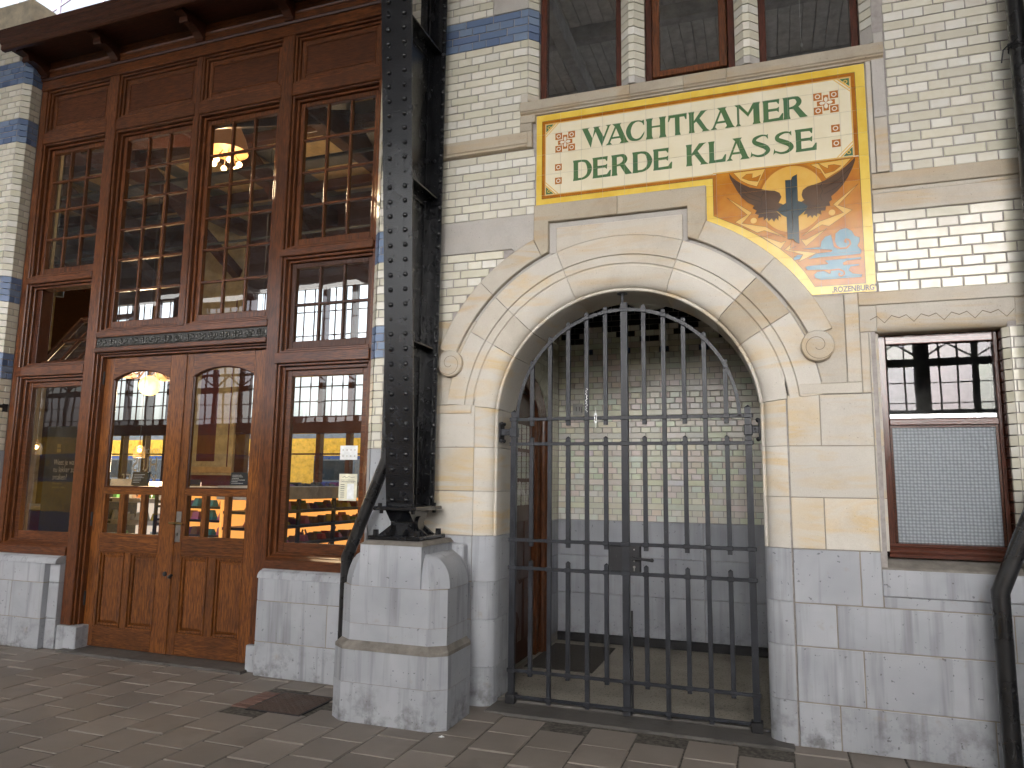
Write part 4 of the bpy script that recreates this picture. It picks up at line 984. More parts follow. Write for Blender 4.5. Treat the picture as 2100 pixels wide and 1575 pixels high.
# ------------------------------------------------------------------ windows in the wall
def upper_window(x0, x1, label, vent=False):
    T = thing('window', ((x0+x1)/2,.12,4.205), label, 'window', 'row of upper windows')
    y = .105; f = .045; z0, z1 = 4.206, 5.9
    MB().box(x0, x0+f, y, y+.07, z0, z1, .004).box(x1-f, x1, y, y+.07, z0, z1, .004).box(x0+f, x1-f, y+.002, y+.07, z0, z0+.025, .003).parts('frame_rail', 'wood_red', T)
    if vent:
        a, b = x0+f+.006, x1-f-.006
        MB().box(a, a+.05, y-.03, y+.04, z0+.055, z1, .004).box(b-.05, b, y-.03, y+.04, z0+.055, z1, .004).box(a+.05, b-.05, y-.028, y+.04, z0+.055, z0+.10, .004).parts('sash_rail', 'wood_v', T)
        MB().box(x0+f, x1-f, y+.01, y+.05, z0+.026, z0+.054).build('vent_gap', 'rubber', T)
        MB().pane(a+.05, b-.05, y, z0+.10, z1).build('pane', 'glass_upper', T)
    else: MB().pane(x0+f, x1-f, y+.037, z0+.025, z1).build('pane', 'glass_upper', T)
    return T
upper_window(-.183, .424, 'upper window left of both brick mullions, above the tile sign')
upper_window(.589, 1.187, 'middle upper window with a vent sash ajar between two brick mullions', True)
w3 = upper_window(1.342, 1.943, 'upper window on the right above the tile sign with a pull cord')
cd = thing('pull_cord', (1.62,.24,4.30), 'thin white pull cord with small toggle hanging behind the right upper window', 'cord')
MB().tube([(1.608,.24,5.9),(1.610,.24,4.45),(1.612,.24,4.42)], .0025, 6).build('cord', 'white_paint', cd); MB().lathe([(.0001,.0),(.007,.0),(.009,.018),(.007,.03),(.0001,.03)], (1.612,.24,4.392), 8).build('toggle', 'white_paint', cd)
# dim room behind the upper windows
rm = thing('upper_room', (.9,1.5,4.15), 'dim room with white boarded wall behind the upper windows', 'room')
MB().box(-.5, 2.5, .43, 3.0, 4.12, 4.15).build('floor', 'shop_floor', rm); MB().box(-.5, 2.5, 2.95, 3.0, 4.15, 6.2).build('back_wall', 'shop_ceiling', rm); MB().box(-.5, 2.5, .43, 3.0, 5.92, 6.0).build('ceiling', 'shop_ceiling', rm)
MB().box(-.55, -.5, .43, 3.0, 4.15, 6.0).build('side_wall', 'shop_ceiling', rm); MB().box(2.5, 2.55, .43, 3.0, 4.15, 6.0).build('side_wall', 'shop_ceiling', rm)

def small_window():
    T = thing('window', (2.26,.12,1.07), 'brown framed window with hammered glass lower pane right of the gate', 'window')
    y = .115; x0, x1 = 1.953, 2.573
    MB().box(x0, x0+.042, y, y+.07, 1.08, 2.369, .004).build('frame_stile', 'wood_red', T); MB().box(x1-.022, x1, y, y+.07, 1.08, 2.369, .004).build('frame_stile', 'wood_red', T)
    MB().box(x0+.042, x1-.022, y+.001, y+.07, 2.316, 2.369, .004).build('frame_head', 'wood_red_h', T)
    MB().box(x0+.042, x1-.022, y-.004, y+.07, 1.830, 1.868, .004).build('transom', 'wood_red_h', T)
    MB().ext([(y+.03,1.152),(y-.004,1.146),(y-.010,1.132),(y-.004,1.125),(y-.02,1.112),(y-.02,1.10),(y-.034,1.088),(y-.034,1.070),(y+.07,1.070),(y+.07,1.152)], 'x', x0, x1).build('bottom_rail', 'wood_red_h', T)
    MB().box(x0+.044, x1-.024, y+.012, y+.03, 1.869, 1.899, .004).build('vent_strip', 'aluminium', T)
    MB().pane(x0+.042, x1-.022, y+.028, 1.90, 2.316).build('upper_pane', 'glass_mirror', T)
    MB().box(x0+.044, x0+.056, y+.012, y+.03, 1.152, 1.828).box(x1-.036, x1-.024, y+.012, y+.03, 1.152, 1.828).box(x0+.056, x1-.036, y+.0125, y+.03, 1.816, 1.828).parts('glazing_bead', 'wood_dark', T)
    MB().pane(x0+.056, x1-.036, y+.024, 1.152, 1.816).build('lower_pane', 'hammered_glass', T)
    p = thing('flower_pot', (2.21,.20,1.14), 'terracotta flower pot blurred behind the hammered window pane', 'flower pot')
    MB().lathe([(.0001,0),(.035,0),(.05,.075),(.055,.075),(.055,.095),(.045,.095),(.040,.08),(.0001,.08)], (2.205,.215,1.145), 18).build('pot', 'terracotta', p, 40)
    r = thing('washroom', (2.26,.9,0), 'pale room behind the hammered glass window', 'room')
    MB().box(1.96, 2.56, .20, .42, 1.11, 1.143).build('inner_sill', 'white_paint', r); MB().box(1.6, 3.0, 1.4, 1.45, .3, 2.8).build('back_wall', 'counter', r); MB().box(1.55, 1.6, .43, 1.45, .3, 2.8).build('side_wall', 'white_paint', r); MB().box(3.0, 3.05, .43, 1.45, .3, 2.8).build('side_wall', 'white_paint', r); MB().box(1.55, 3.05, .43, 1.45, 2.8, 2.85).build('ceiling', 'white_paint', r); MB().box(1.55, 3.05, .43, 1.45, .25, .3).build('floor', 'shop_floor', r)
small_window()

# ------------------------------------------------------------------ vestibule behind the gate
def vestibule():
    V = thing('vestibule', (.4,1.3,0), 'shadowy tiled vestibule with cream brick walls over grey stone behind the gate', 'entrance hall')
    XA, XB, YB, ZT = -.60, 1.48, 2.10, 3.25
    MB().box(XA-.02, XB, .14, YB, -.05, .022).build('floor', 'terrazzo', V)
    MB().box(XA+.03, -.02, 1.02, 1.92, .0222, .028).build('sunken_mat', 'mat_fibre', V)
    MB().box(-.47, 1.40, -.095, .14, -.02, .012, .004).build('threshold', 'step_stone', V)
    MB().box(-.47, 1.40, .13, .16, .0121, .030, .004).build('threshold_kerb', 'step_stone', V)
    MB().box(XA-.3, XB+.3, .43, YB+.3, ZT, ZT+.1).build('ceiling', 'shop_ceiling', V)
    for k in range(14): MB().box(XA+.15*k, XA+.15*k+.144, .43, YB, ZT-.02, ZT-.001, .003).build('ceiling_board', 'pale_wall', V)
    MB().box(XA-.3, XB+.3, YB+.008, YB+.3, 0, ZT).build('wall_core', 'mortar', V)
    MB().box(XB, XB+.1, .43, YB, 0, ZT).build('side_wall', 'pale_wall', V)
    MB().box(XA, -.47, .421, .45, 0, ZT).parts('return_wall', 'pale_wall', V)
    MB().box(1.28, XB, .421, .45, 0, ZT).box(-.47, 1.28, .421, .45, 2.90, ZT).parts('return_wall', 'pale_wall', V)
    # bluestone dado and skirting
    for x0, x1 in ((XA,.02),(.02,.74),(.74,XB)):
        for z0, z1 in ((.80,1.125),(.46,.80),(.10,.46)): MB().box(x0+.0015, x1-.0015, YB-.006, YB+.006, z0+.0015, z1-.0015, .003).build('bluestone_block', 'bluestone_dark', V)
    MB().box(XA, XB, YB-.016, YB+.006, .022, .10, .004).build('skirting', 'dark_iron', V)
    # back wall bricks
    h, p = .0541, .0905; L = []
    for n in range(39):
        hd = n % 2; st = p if hd else 2*p; x = XA-.02+(0 if hd else p/2+(p if (n//2) % 2 else 0))-2*p
        z = 1.127+h*n
        while x < XB:
            a, b = max(x, XA), min(x+st, XB); x += st
            if b-a < .02 or z+h > ZT-.02: continue
            q = to_px(((a+b)/2, YB, z)); vis = q and 1040 < q[0] < 1575 and 600 < q[1] < 1100
            L.append((0 if vis else 1, abs(n-14), a, b, z, n, not hd))
    L.sort(); rest = MB()
    for i, (v, _, a, b, z, n, s) in enumerate(L):
        zz = z+h/2; dark = None; kx = int(((a+b)/2+5)/.18)
        if n == 29 and s is False and int(round(((a+b)/2-.05)/.0905)) % 4 == 0: dark = (.035,.06,.12)
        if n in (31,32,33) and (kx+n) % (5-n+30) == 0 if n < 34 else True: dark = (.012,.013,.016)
        c = dark or tuple(q*random.uniform(.92,1.05) for q in random.choice([(.70,.70,.62),(.72,.72,.64),(.67,.67,.59),(.74,.74,.68)]))
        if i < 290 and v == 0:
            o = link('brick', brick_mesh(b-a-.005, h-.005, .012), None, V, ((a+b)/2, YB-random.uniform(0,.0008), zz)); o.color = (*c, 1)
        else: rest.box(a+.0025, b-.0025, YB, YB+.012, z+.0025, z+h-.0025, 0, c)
    stuff(rest.build('bricks', 'glazed_brick_mass', V))
    # left wall: core with the door niche, bricks, arch of thin bricks over the door
    MB().box(XA-.3, XA-.006, 1.70, YB+.3, 0, ZT).box(XA-.3, XA-.006, .45, .50, 0, ZT).box(XA-.3, XA-.006, .5, 1.7, 2.32, ZT).parts('wall_core', 'mortar', V)
    side = MB()
    for n in range(38):
        z = 1.127+h*n
        ya = 1.70 if z < 2.25 else 1.70-(z-2.25)*2.6
        ya = max(ya, .5); st = .18 if n % 2 == 0 else .09; y = YB
        while y > ya+.02:
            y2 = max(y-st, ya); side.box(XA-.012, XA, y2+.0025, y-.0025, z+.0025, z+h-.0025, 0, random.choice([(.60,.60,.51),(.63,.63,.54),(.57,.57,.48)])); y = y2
    stuff(side.build('side_bricks', 'glazed_brick_mass', V))
    for z0, z1 in ((.80,1.125),(.46,.80),(.10,.46)): MB().box(XA-.010, XA+.002, 1.70, YB-.008, z0+.0015, z1-.0015, .003).build('bluestone_block', 'bluestone_dark', V)
    ar = MB()
    for k in range(26):
        a = math.radians(4+86*k/26); a2 = math.radians(4+86*(k+.9)/26)
        pts = [(1.05+r*math.cos(t), 2.02+(r*.62)*math.sin(t)) for r, t in ((.66,a),(.86,a),(.86,a2),(.66,a2))]
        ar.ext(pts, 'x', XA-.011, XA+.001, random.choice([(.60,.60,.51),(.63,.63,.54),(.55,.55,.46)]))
    stuff(ar.build('arch_bricks', 'glazed_brick_mass', V))
    D = thing('wooden_door', (-.66,1.05,.02), 'brown panelled wooden door with arched frame in the left side of the vestibule', 'door')
    MB().box(-.70, -.64, .52, 1.40, .03, 2.22, .005).build('door_leaf', 'wood_dark_v', D)
    for z0, z1 in ((1.75,1.95),(1.5,1.72),(1.28,1.47)):
        for y0, y1 in ((.98,1.09),(1.11,1.22),(1.24,1.35)): MB().add([(-.638,y0,z0),(-.638,y1,z0),(-.638,y1,z1),(-.638,y0,z1)], [(0,1,2,3)]).build('pane', 'glass', D)
    for z0, z1 in ((.75,1.15),(.2,.68)):
        for y0, y1 in ((.95,1.13),(1.18,1.36)): MB().box(-.644, -.632, y0, y1, z0, z1, .01).build('panel', 'wood_dark_v', D)
    MB().box(-.66, -.598, 1.42, 1.52, .02, 2.05, .01).build('door_post', 'wood_v', D)
    MB().tube([(-.60,1.60,.02),(-.60,1.60,2.02)], .055, 12).build('door_post', 'wood_v', D, 40)
    b = MB(); 
    for k in range(12):
        a, a2 = math.radians(90*k/12), math.radians(90*(k+1)/12)
        b.ext([(1.05+r*math.cos(t), 2.02+r*.62*math.sin(t)) for r, t in ((.40,a),(.645,a),(.645,a2),(.40,a2))], 'x', -.65, -.60)
    b.build('arched_head', 'wood_v', D)
    N = thing('number_plate', (-.40,YB-.01,2.17), 'small grey plate reading 11j on the vestibule wall behind the gate', 'sign')
    MB().box(-.455, -.358, YB-.010, YB-.002, 2.118, 2.226, .002).build('plate', 'steel_matt', N); link('plate_lettering', text_mesh('11j', .062, -.436, YB-.0115, 2.152), 'ink', N)
    La = thing('ceiling_lamp', (.36,1.55,3.2), 'flat white globe lamp on the vestibule ceiling behind the top of the gate', 'lamp')
    MB().lathe([(.0001,-.11),(.10,-.10),(.19,-.06),(.21,-.02),(.20,.0),(.0001,.0)], (.40,1.42,3.06), 24).build('globe', 'lamp_glass_off', La, 50); MB().lathe([(.0001,0),(.10,0),(.10,.17),(.0001,.17)], (.40,1.42,3.062), 16).build('base', 'white_paint', La)
mat_wood('wood_dark_v', 'z', (.050,.017,.008), (.085,.030,.012), .6, .35); mat_paint('steel_matt', (.42,.42,.40), .5, 60, .05); mat_paint('lamp_glass_off', (.62,.60,.54), .3, 30, .02)
vestibule()

# ------------------------------------------------------------------ brick pier at the left
def pier():
    P = thing('brick_pier', (-5.8,.2,0), 'cream glazed brick pier with blue bands at the left edge beside the shop front', 'pillar')
    MB().box(-7.2, -5.475, .007, .42, 0, 5.80).box(-5.475, -5.432, .055, .42, 0, 5.62).parts('wall_core', 'mortar', P)
    lay(P, [(0,67,-6.25,-5.48,False)], 230)
    shaped_course(P, [(-5.4795,-.0005),(-5.4245,.0555),(-5.46,.06),(-5.4795,.05)], 0, 63)
    for n in range(0, 62):
        cl = [(.056,.166)] if n % 2 == 0 else [(.056,.111),(.111,.166)]
        for a, b in cl:
            o = MB().box(-5.45, -5.4245, a+.003, b-.003, zc(n)+J/2, zc(n+1)-J/2, .002).build('brick', None, P); o.data.materials.append(M['glazed_brick']); o.color = (*brick_col(n, True, is_blue(n)), 1)
    for z0, z1 in ((1.25,1.698),(.80,1.25)):
        MB().ext([(-7.2,-.002),(-5.4795,-.002),(-5.4245,.0555),(-5.4245,.42),(-7.2,.42)], 'z', z0+.0015, z1-.0015).build('bluestone_block', 'bluestone', P)
    MB().box(-7.2, -5.35, -.08, .5, 5.80, 6.12, .012).build('cap_block', 'plaster_cap', P)
    hk = thing('wall_hook', (-5.44,.02,2.12), 'small black iron hook fixed to the brick beside the left shop window', 'hook')
    MB().box(-5.446, -5.424, .10, .16, 2.06, 2.14, .004).build('plate', 'dark_iron', hk); MB().tube([(-5.43,.12,2.11),(-5.43,-.02,2.115),(-5.43,-.03,2.125)], .014, 8).build('arm', 'dark_iron', hk, 50)
    b = thing('drain_pipe', (-6.02,-.1,0), 'thin black downpipe at the far left edge of the picture', 'drainpipe')
    MB().tube([(-5.93,-.07,4.6),(-5.93,-.07,7.0)], .045, 12).build('pipe', 'black_pipe', b, 60)
pier()

# ------------------------------------------------------------------ wooden shop front
YW = .165                                                # face of the posts
def shopfront():
    S = thing('wooden_shopfront', (-3.456,.3,0), 'varnished brown wooden shop front with many paned windows under a bracketed cornice', 'shop front')
    def v(x0, x1, z0, z1, y=YW, d=.2, m='wood_v', n='post', b=.006): return MB().box(x0, x1, y, y+d, z0, z1, b).build(n, m, S)
    def h(x0, x1, z0, z1, y=YW, d=.2, m='wood_h', n='rail', b=.005): return MB().box(x0, x1, y, y+d, z0, z1, b).build(n, m, S)
    A0, A1, B0, B1, C0, C1, D0, D1, E0, E1 = -5.424, -5.346, -4.523, -4.405, -3.474, -3.422, -2.538, -2.424, -1.566, -1.489
    v(A0, A1, .781, 5.276); v(E0, E1, .781, 5.276); v(B0, B1, .20, 5.276, YW-.004); v(D0, D1, .20, 5.276, YW-.004); v(C0, C1, 2.772, 5.276, YW+.004, .19, n='mullion')
    h(A0, E1, 5.276, 5.379, YW-.008)
    for a, b in ((A1,B0),(B1,C0),(C1,D0),(D1,E0)): h(a, b, 4.716, 4.829, YW+.002)
    for a, b in ((A1,B0),(D1,E0)):
        h(a-.02, b+.0, 3.291, 3.352, YW-.012, .2, n='transom'); h(a-.02, b, 2.396, 2.483, YW-.014, .2, n='transom')
    # frieze boards and moulding under the cornice
    MB().ext([(.36,5.38),(YW+.006,5.38),(YW+.006,5.47),(YW-.004,5.477),(YW-.010,5.490),(YW+.002,5.497),(YW+.002,5.60),(.36,5.60)], 'x', A0, E1).build('frieze', 'wood_h', S)
    MB().ext([(.3,5.374),(YW-.018,5.376),(YW-.024,5.392),(YW-.014,5.408),(.3,5.408)], 'x', A0, E1).build('frieze_moulding', 'wood_dark', S)
    # panels over the windows
    for a, b in ((A1,B0),(B1,C0),(C1,D0),(D1,E0)):
        nest(S, a, b, 4.829, 5.276, ((.0,.020,YW+.012),(.020,.045,YW+.032),(.045,.085,YW+.05)))
        MB().prism([(a+.085,4.914),(b-.085,4.914),(b-.085,5.191),(a+.085,5.191)], YW+.056, YW+.09).build('panel', 'wood_panel', S)
        MB().box(a+.085, b-.085, YW+.046, YW+.06, 5.178, 5.192, .004).box(a+.085, b-.085, YW+.046, YW+.06, 4.913, 4.925, .004).box(a+.085, a+.097, YW+.046, YW+.06, 4.925, 5.178, .004).box(b-.097, b-.085, YW+.046, YW+.06, 4.925, 5.178, .004).parts('panel_moulding', 'wood_h', S)
    # paned windows
    sash(S, A1, B0, 3.352, 4.716, 3, 4); sash(S, D1, E0, 3.352, 4.716, 3, 4)
    sash(S, B1, C0, 2.772, 4.716, 3, 6); sash(S, C1, D0, 2.772, 4.716, 3, 6)
    sash(S, D1, E0, 2.483, 3.291, 3, 2, True)
    # left hopper stands open, tilted into the room
    nest(S, A1, B0, 2.483, 3.291, ((.0,.022,YW+.02),(.022,.045,YW+.05)))
    MB().box(A1+.04, A1+.10, YW+.08, YW+.2, 2.49, 3.28, .004).build('hopper_frame', 'wood_dark', S)
    hs = sash(S, A1+.05, B0-.02, 0, .74, 3, 2, True, tilt=(2.505, YW+.10, math.radians(38)))
    # single paned windows below, with sloping sills
    for a, b in ((A1,B0),(D1,E0)):
        nest(S, a, b, .853, 2.396, ((.0,.020,YW+.015),(.020,.05,YW+.05)))
        y = YW+.075; x0, x1, z0, z1 = a+.05, b-.05, .90, 2.346; f = .05
        MB().box(x0, x0+f, y, y+.05, z0, z1, .004).box(x1-f, x1, y, y+.05, z0, z1, .004).box(x0+f, x1-f, y+.001, y+.05, z1-f, z1, .004).box(x0+f, x1-f, y+.001, y+.05, z0, z0+.075, .004).parts('sash_rail', 'wood_h', S)
        MB().pane(x0+f, x1-f, y+.024, z0+.075, z1-f).build('pane', 'glass', S)
    for a, b in ((A0,B0),(D1,E1)):
        MB().ext([(.30,.781),(YW-.016,.781),(YW-.016,.842),(YW-.008,.853),(YW+.075,.902),(.30,.902)], 'x', a, b-.001).build('sill', 'wood_h', S)
    # carved strip over the doors
    h(B1, D0, 2.715, 2.771, YW-.012); h(B1, D0, 2.581, 2.622, YW-.016)
    MB().box(B1, D0, YW+.012, YW+.1, 2.622, 2.715).build('ornament_ground', 'bronze', S)
    n = 15; st = (D0-B1)/n; rnd = random.Random(3)
    for k in range(n):
        x = B1+st*(k+.5); b = MB()
        for s in (-1, 1):
            b.ball((x+s*.020, YW+.006, 2.684), .019, 8, (.8,.6,1.0)); b.ball((x+s*.012, YW+.004, 2.648), .014, 8, (.8,.6,1.2))
            b.tube([(x+s*st*.24+.016*math.cos(t), YW+.008, 2.672+.022*math.sin(t)) for t in [q*PI/4-.6 for q in range(7)]], .0075, 6)
        b.tube([(x-st*.45, YW+.008, 2.640),(x-st*.2, YW+.006, 2.632),(x+st*.1, YW+.008, 2.640),(x+st*.45, YW+.008, 2.636)], .006, 6)
        b.ball((x+st*.25, YW+.008, 2.668), .011, 8); b.ball((x-st*.25, YW+.010, 2.662), .009, 8)
        b.build('ornament', 'bronze', S, 60)
    # door opening mouldings
    nest(S, B1, D0, -.2, 2.581, ((.0,.016,YW+.02),(.016,.036,YW+.05)), bottom=False, zlo=.20)
    # cornice, soffit, brackets
    MB().ext([(.36,5.60),(-.16,5.60),(-.16,5.575),(.36,5.575)], 'x', -5.53, -1.36).build('soffit', 'wood_dark', S)
    MB().ext([(-.16,5.525),(-.195,5.522),(-.205,5.535),(-.205,5.575),(-.222,5.590),(-.228,5.625),(-.255,5.652),(-.262,5.690),(-.25,5.700),(.36,5.72),(.36,5.6005),(-.16,5.6005)], 'x', -5.53, -1.36).build('cornice', 'wood_dark', S)
    for x in (-5.385,-4.464,-3.448,-2.481,-1.53):
        w = .042
        MB().ext([(YW-.002,5.400),(YW-.030,5.405),(.135,5.43),(.085,5.468),(.03,5.488),(-.02,5.492),(-.045,5.478),(-.062,5.487),(-.064,5.520),(-.10,5.530),(-.13,5.535),(-.14,5.5745),(YW-.002,5.5745)], 'x', x-w, x+w).build('bracket', 'wood_dark', S)
        MB().tube([(x-w-.004,-.046,5.486),(x+w+.004,-.046,5.486)], .017, 10).build('bracket_roll', 'wood_dark', S, 40)
    # stone feet of the two door posts
    for x0, x1 in ((B0,B1+.10),(D0,D1)): MB().box(x0-.004, x1+.004, YW-.03, YW+.2, 0, .199, .006).build('stone_foot', 'bluestone', S)
    MB().box(B1-.02, D0+.02, .06, .6, -.02, .018, .004).build('threshold', 'step_stone', S)
    # bluestone plinths below the side windows
    for side, a, b in ((0,A0,B0),(1,D1,E1)):
        yp = .068
        xs = [(a,a+.38),(a+.38,b-.122)] if side == 0 else [(a+.10,a+.66),(a+.66,b)]
        if side == 1:
            MB().ext([(.40,.780),(yp+.055,.780),(yp+.055,.774)] + [(yp+.055-.055*math.sin(t), .774-.055*(1-math.cos(t))) for t in [k*PI/2/6 for k in range(7)]] + [(.40,.719)], 'x', a+.004, b).build('plinth_cap', 'bluestone', S, 40)
            for z0, z1, cuts in ((.552,.7185,[(a+.02,b)]),(.252,.552,[(a+.02,a+.64),(a+.64,b)]),(0,.252,[(a+.02,b)])):
                for p, q in cuts: MB().box(p+.0015, q-.0015, yp, .40, z0+.0015, z1-.0015, .004).build('plinth_block', 'bluestone', S)
            for z0, z1 in ((.552,.7185),(.252,.552),(0,.252)): MB().box(a+.003, a+.0185, yp+.014, .40, z0+.0015, z1-.0015, .004).build('plinth_block', 'bluestone', S)
        else:
            MB().ext([(.40,.780),(yp+.05,.780),(yp+.05,.774)] + [(yp+.05-.05*math.sin(t), .774-.055*(1-math.cos(t))) for t in [k*PI/2/6 for k in range(7)]] + [(.40,.719)], 'x', a-.8, b-.004).build('plinth_cap', 'bluestone', S, 40)
            for z0, z1, cuts in ((.556,.7185,[(a-.8,b-.122)]),(.252,.556,[(a-.8,a+.40),(a+.40,b-.122)]),(0,.252,[(a-.8,b-.122)])):
                for p, q in cuts: MB().box(p+.0015, q-.0015, yp, .40, z0+.0015, z1-.0015, .004).build('plinth_block', 'bluestone', S)
                MB().box(b-.1205, b-.003, yp+.05, .40, z0+.0015, z1-.0015, .004).build('plinth_block', 'bluestone', S)
    MB().box(-2.402, -1.492, .0705, .30, .003, .715).box(-6.2, -4.648, .0705, .30, .003, .715).parts('joint_filler', 'joint_filler', S)
    doors()
def nest(S, x0, x1, z0, z1, steps, bottom=True, zlo=None):
    """stepped moulding round an opening: (inset from, inset to, y)"""
    for i, (a, b, y) in enumerate(steps):
        lo = zlo if zlo is not None else z0+a
        m = MB().box(x0+a, x0+b, y, y+.12, lo, z1-a, .004).box(x1-b, x1-a, y, y+.12, lo, z1-a, .004)
        m.parts('moulding', 'wood_v', S)
        m = MB().box(x0+b, x1-b, y+.0005, y+.12, z1-b, z1-a, .004)
        if bottom: m.box(x0+b, x1-b, y+.0005, y+.12, z0+a, z0+b, .004)
        m.parts('moulding', 'wood_h', S)
def sash(S, x0, x1, z0, z1, nc, nr, dark=False, tilt=None):
    y = YW+.075
    mv, mh = ('wood_dark_v','wood_dark') if dark else ('wood_v','wood_h')
    if tilt is None:
        nest(S, x0, x1, z0, z1, ((.0,.022,YW+.015),(.022,.045,YW+.05)))
        x0 += .046; x1 -= .046; z0 += .03; z1 -= .046
    else: y = 0
    f, fb = .042, .075; P = []
    fr = MB().box(x0, x0+f, y, y+.045, z0, z1, .004).box(x1-f, x1, y, y+.045, z0, z1, .004).box(x0+f, x1-f, y+.0006, y+.045, z1-f, z1, .004).box(x0+f, x1-f, y+.0006, y+.045, z0, z0+fb, .004)
    P.append((fr, 'sash', mv))
    gx0, gx1, gz0, gz1 = x0+f, x1-f, z0+fb, z1-f; m = .0105
    for k in range(1, nc): x = gx0+(gx1-gx0)*k/nc; P.append((MB().box(x-m, x+m, y+.006, y+.038, gz0, gz1, .003), 'glazing_bar', mv))
    for k in range(1, nr): z = gz0+(gz1-gz0)*k/nr; P.append((MB().box(gx0, gx1, y+.0065, y+.0385, z-m, z+m, .003), 'glazing_bar', mh))
    for i in range(nc):
        for k in range(nr):
            a, b = gx0+(gx1-gx0)*i/nc+m*.8, gx0+(gx1-gx0)*(i+1)/nc-m*.8; c, d = gz0+(gz1-gz0)*k/nr+m*.8, gz0+(gz1-gz0)*(k+1)/nr-m*.8
            t1, t2 = random.uniform(-.0012,.0012), random.uniform(-.0012,.0012); yy = y+.025
            P.append((MB().add([(a,yy-t1,c),(b,yy+t1,c),(b,yy+t1+t2,d),(a,yy-t1+t2,d)], [(0,1,2,3)]), 'pane', 'glass_dusty' if dark else 'glass'))
    for b, nm, mt in P:
        if tilt is not None:
            zz, yy, an = tilt; ca, sa = math.cos(an), math.sin(an)
            b.v = [(x, yy+q*ca+r*sa, zz+r*ca-q*sa) for x, q, r in b.v]
        b.parts('sash_rail' if nm == 'sash' else nm, mt, S)
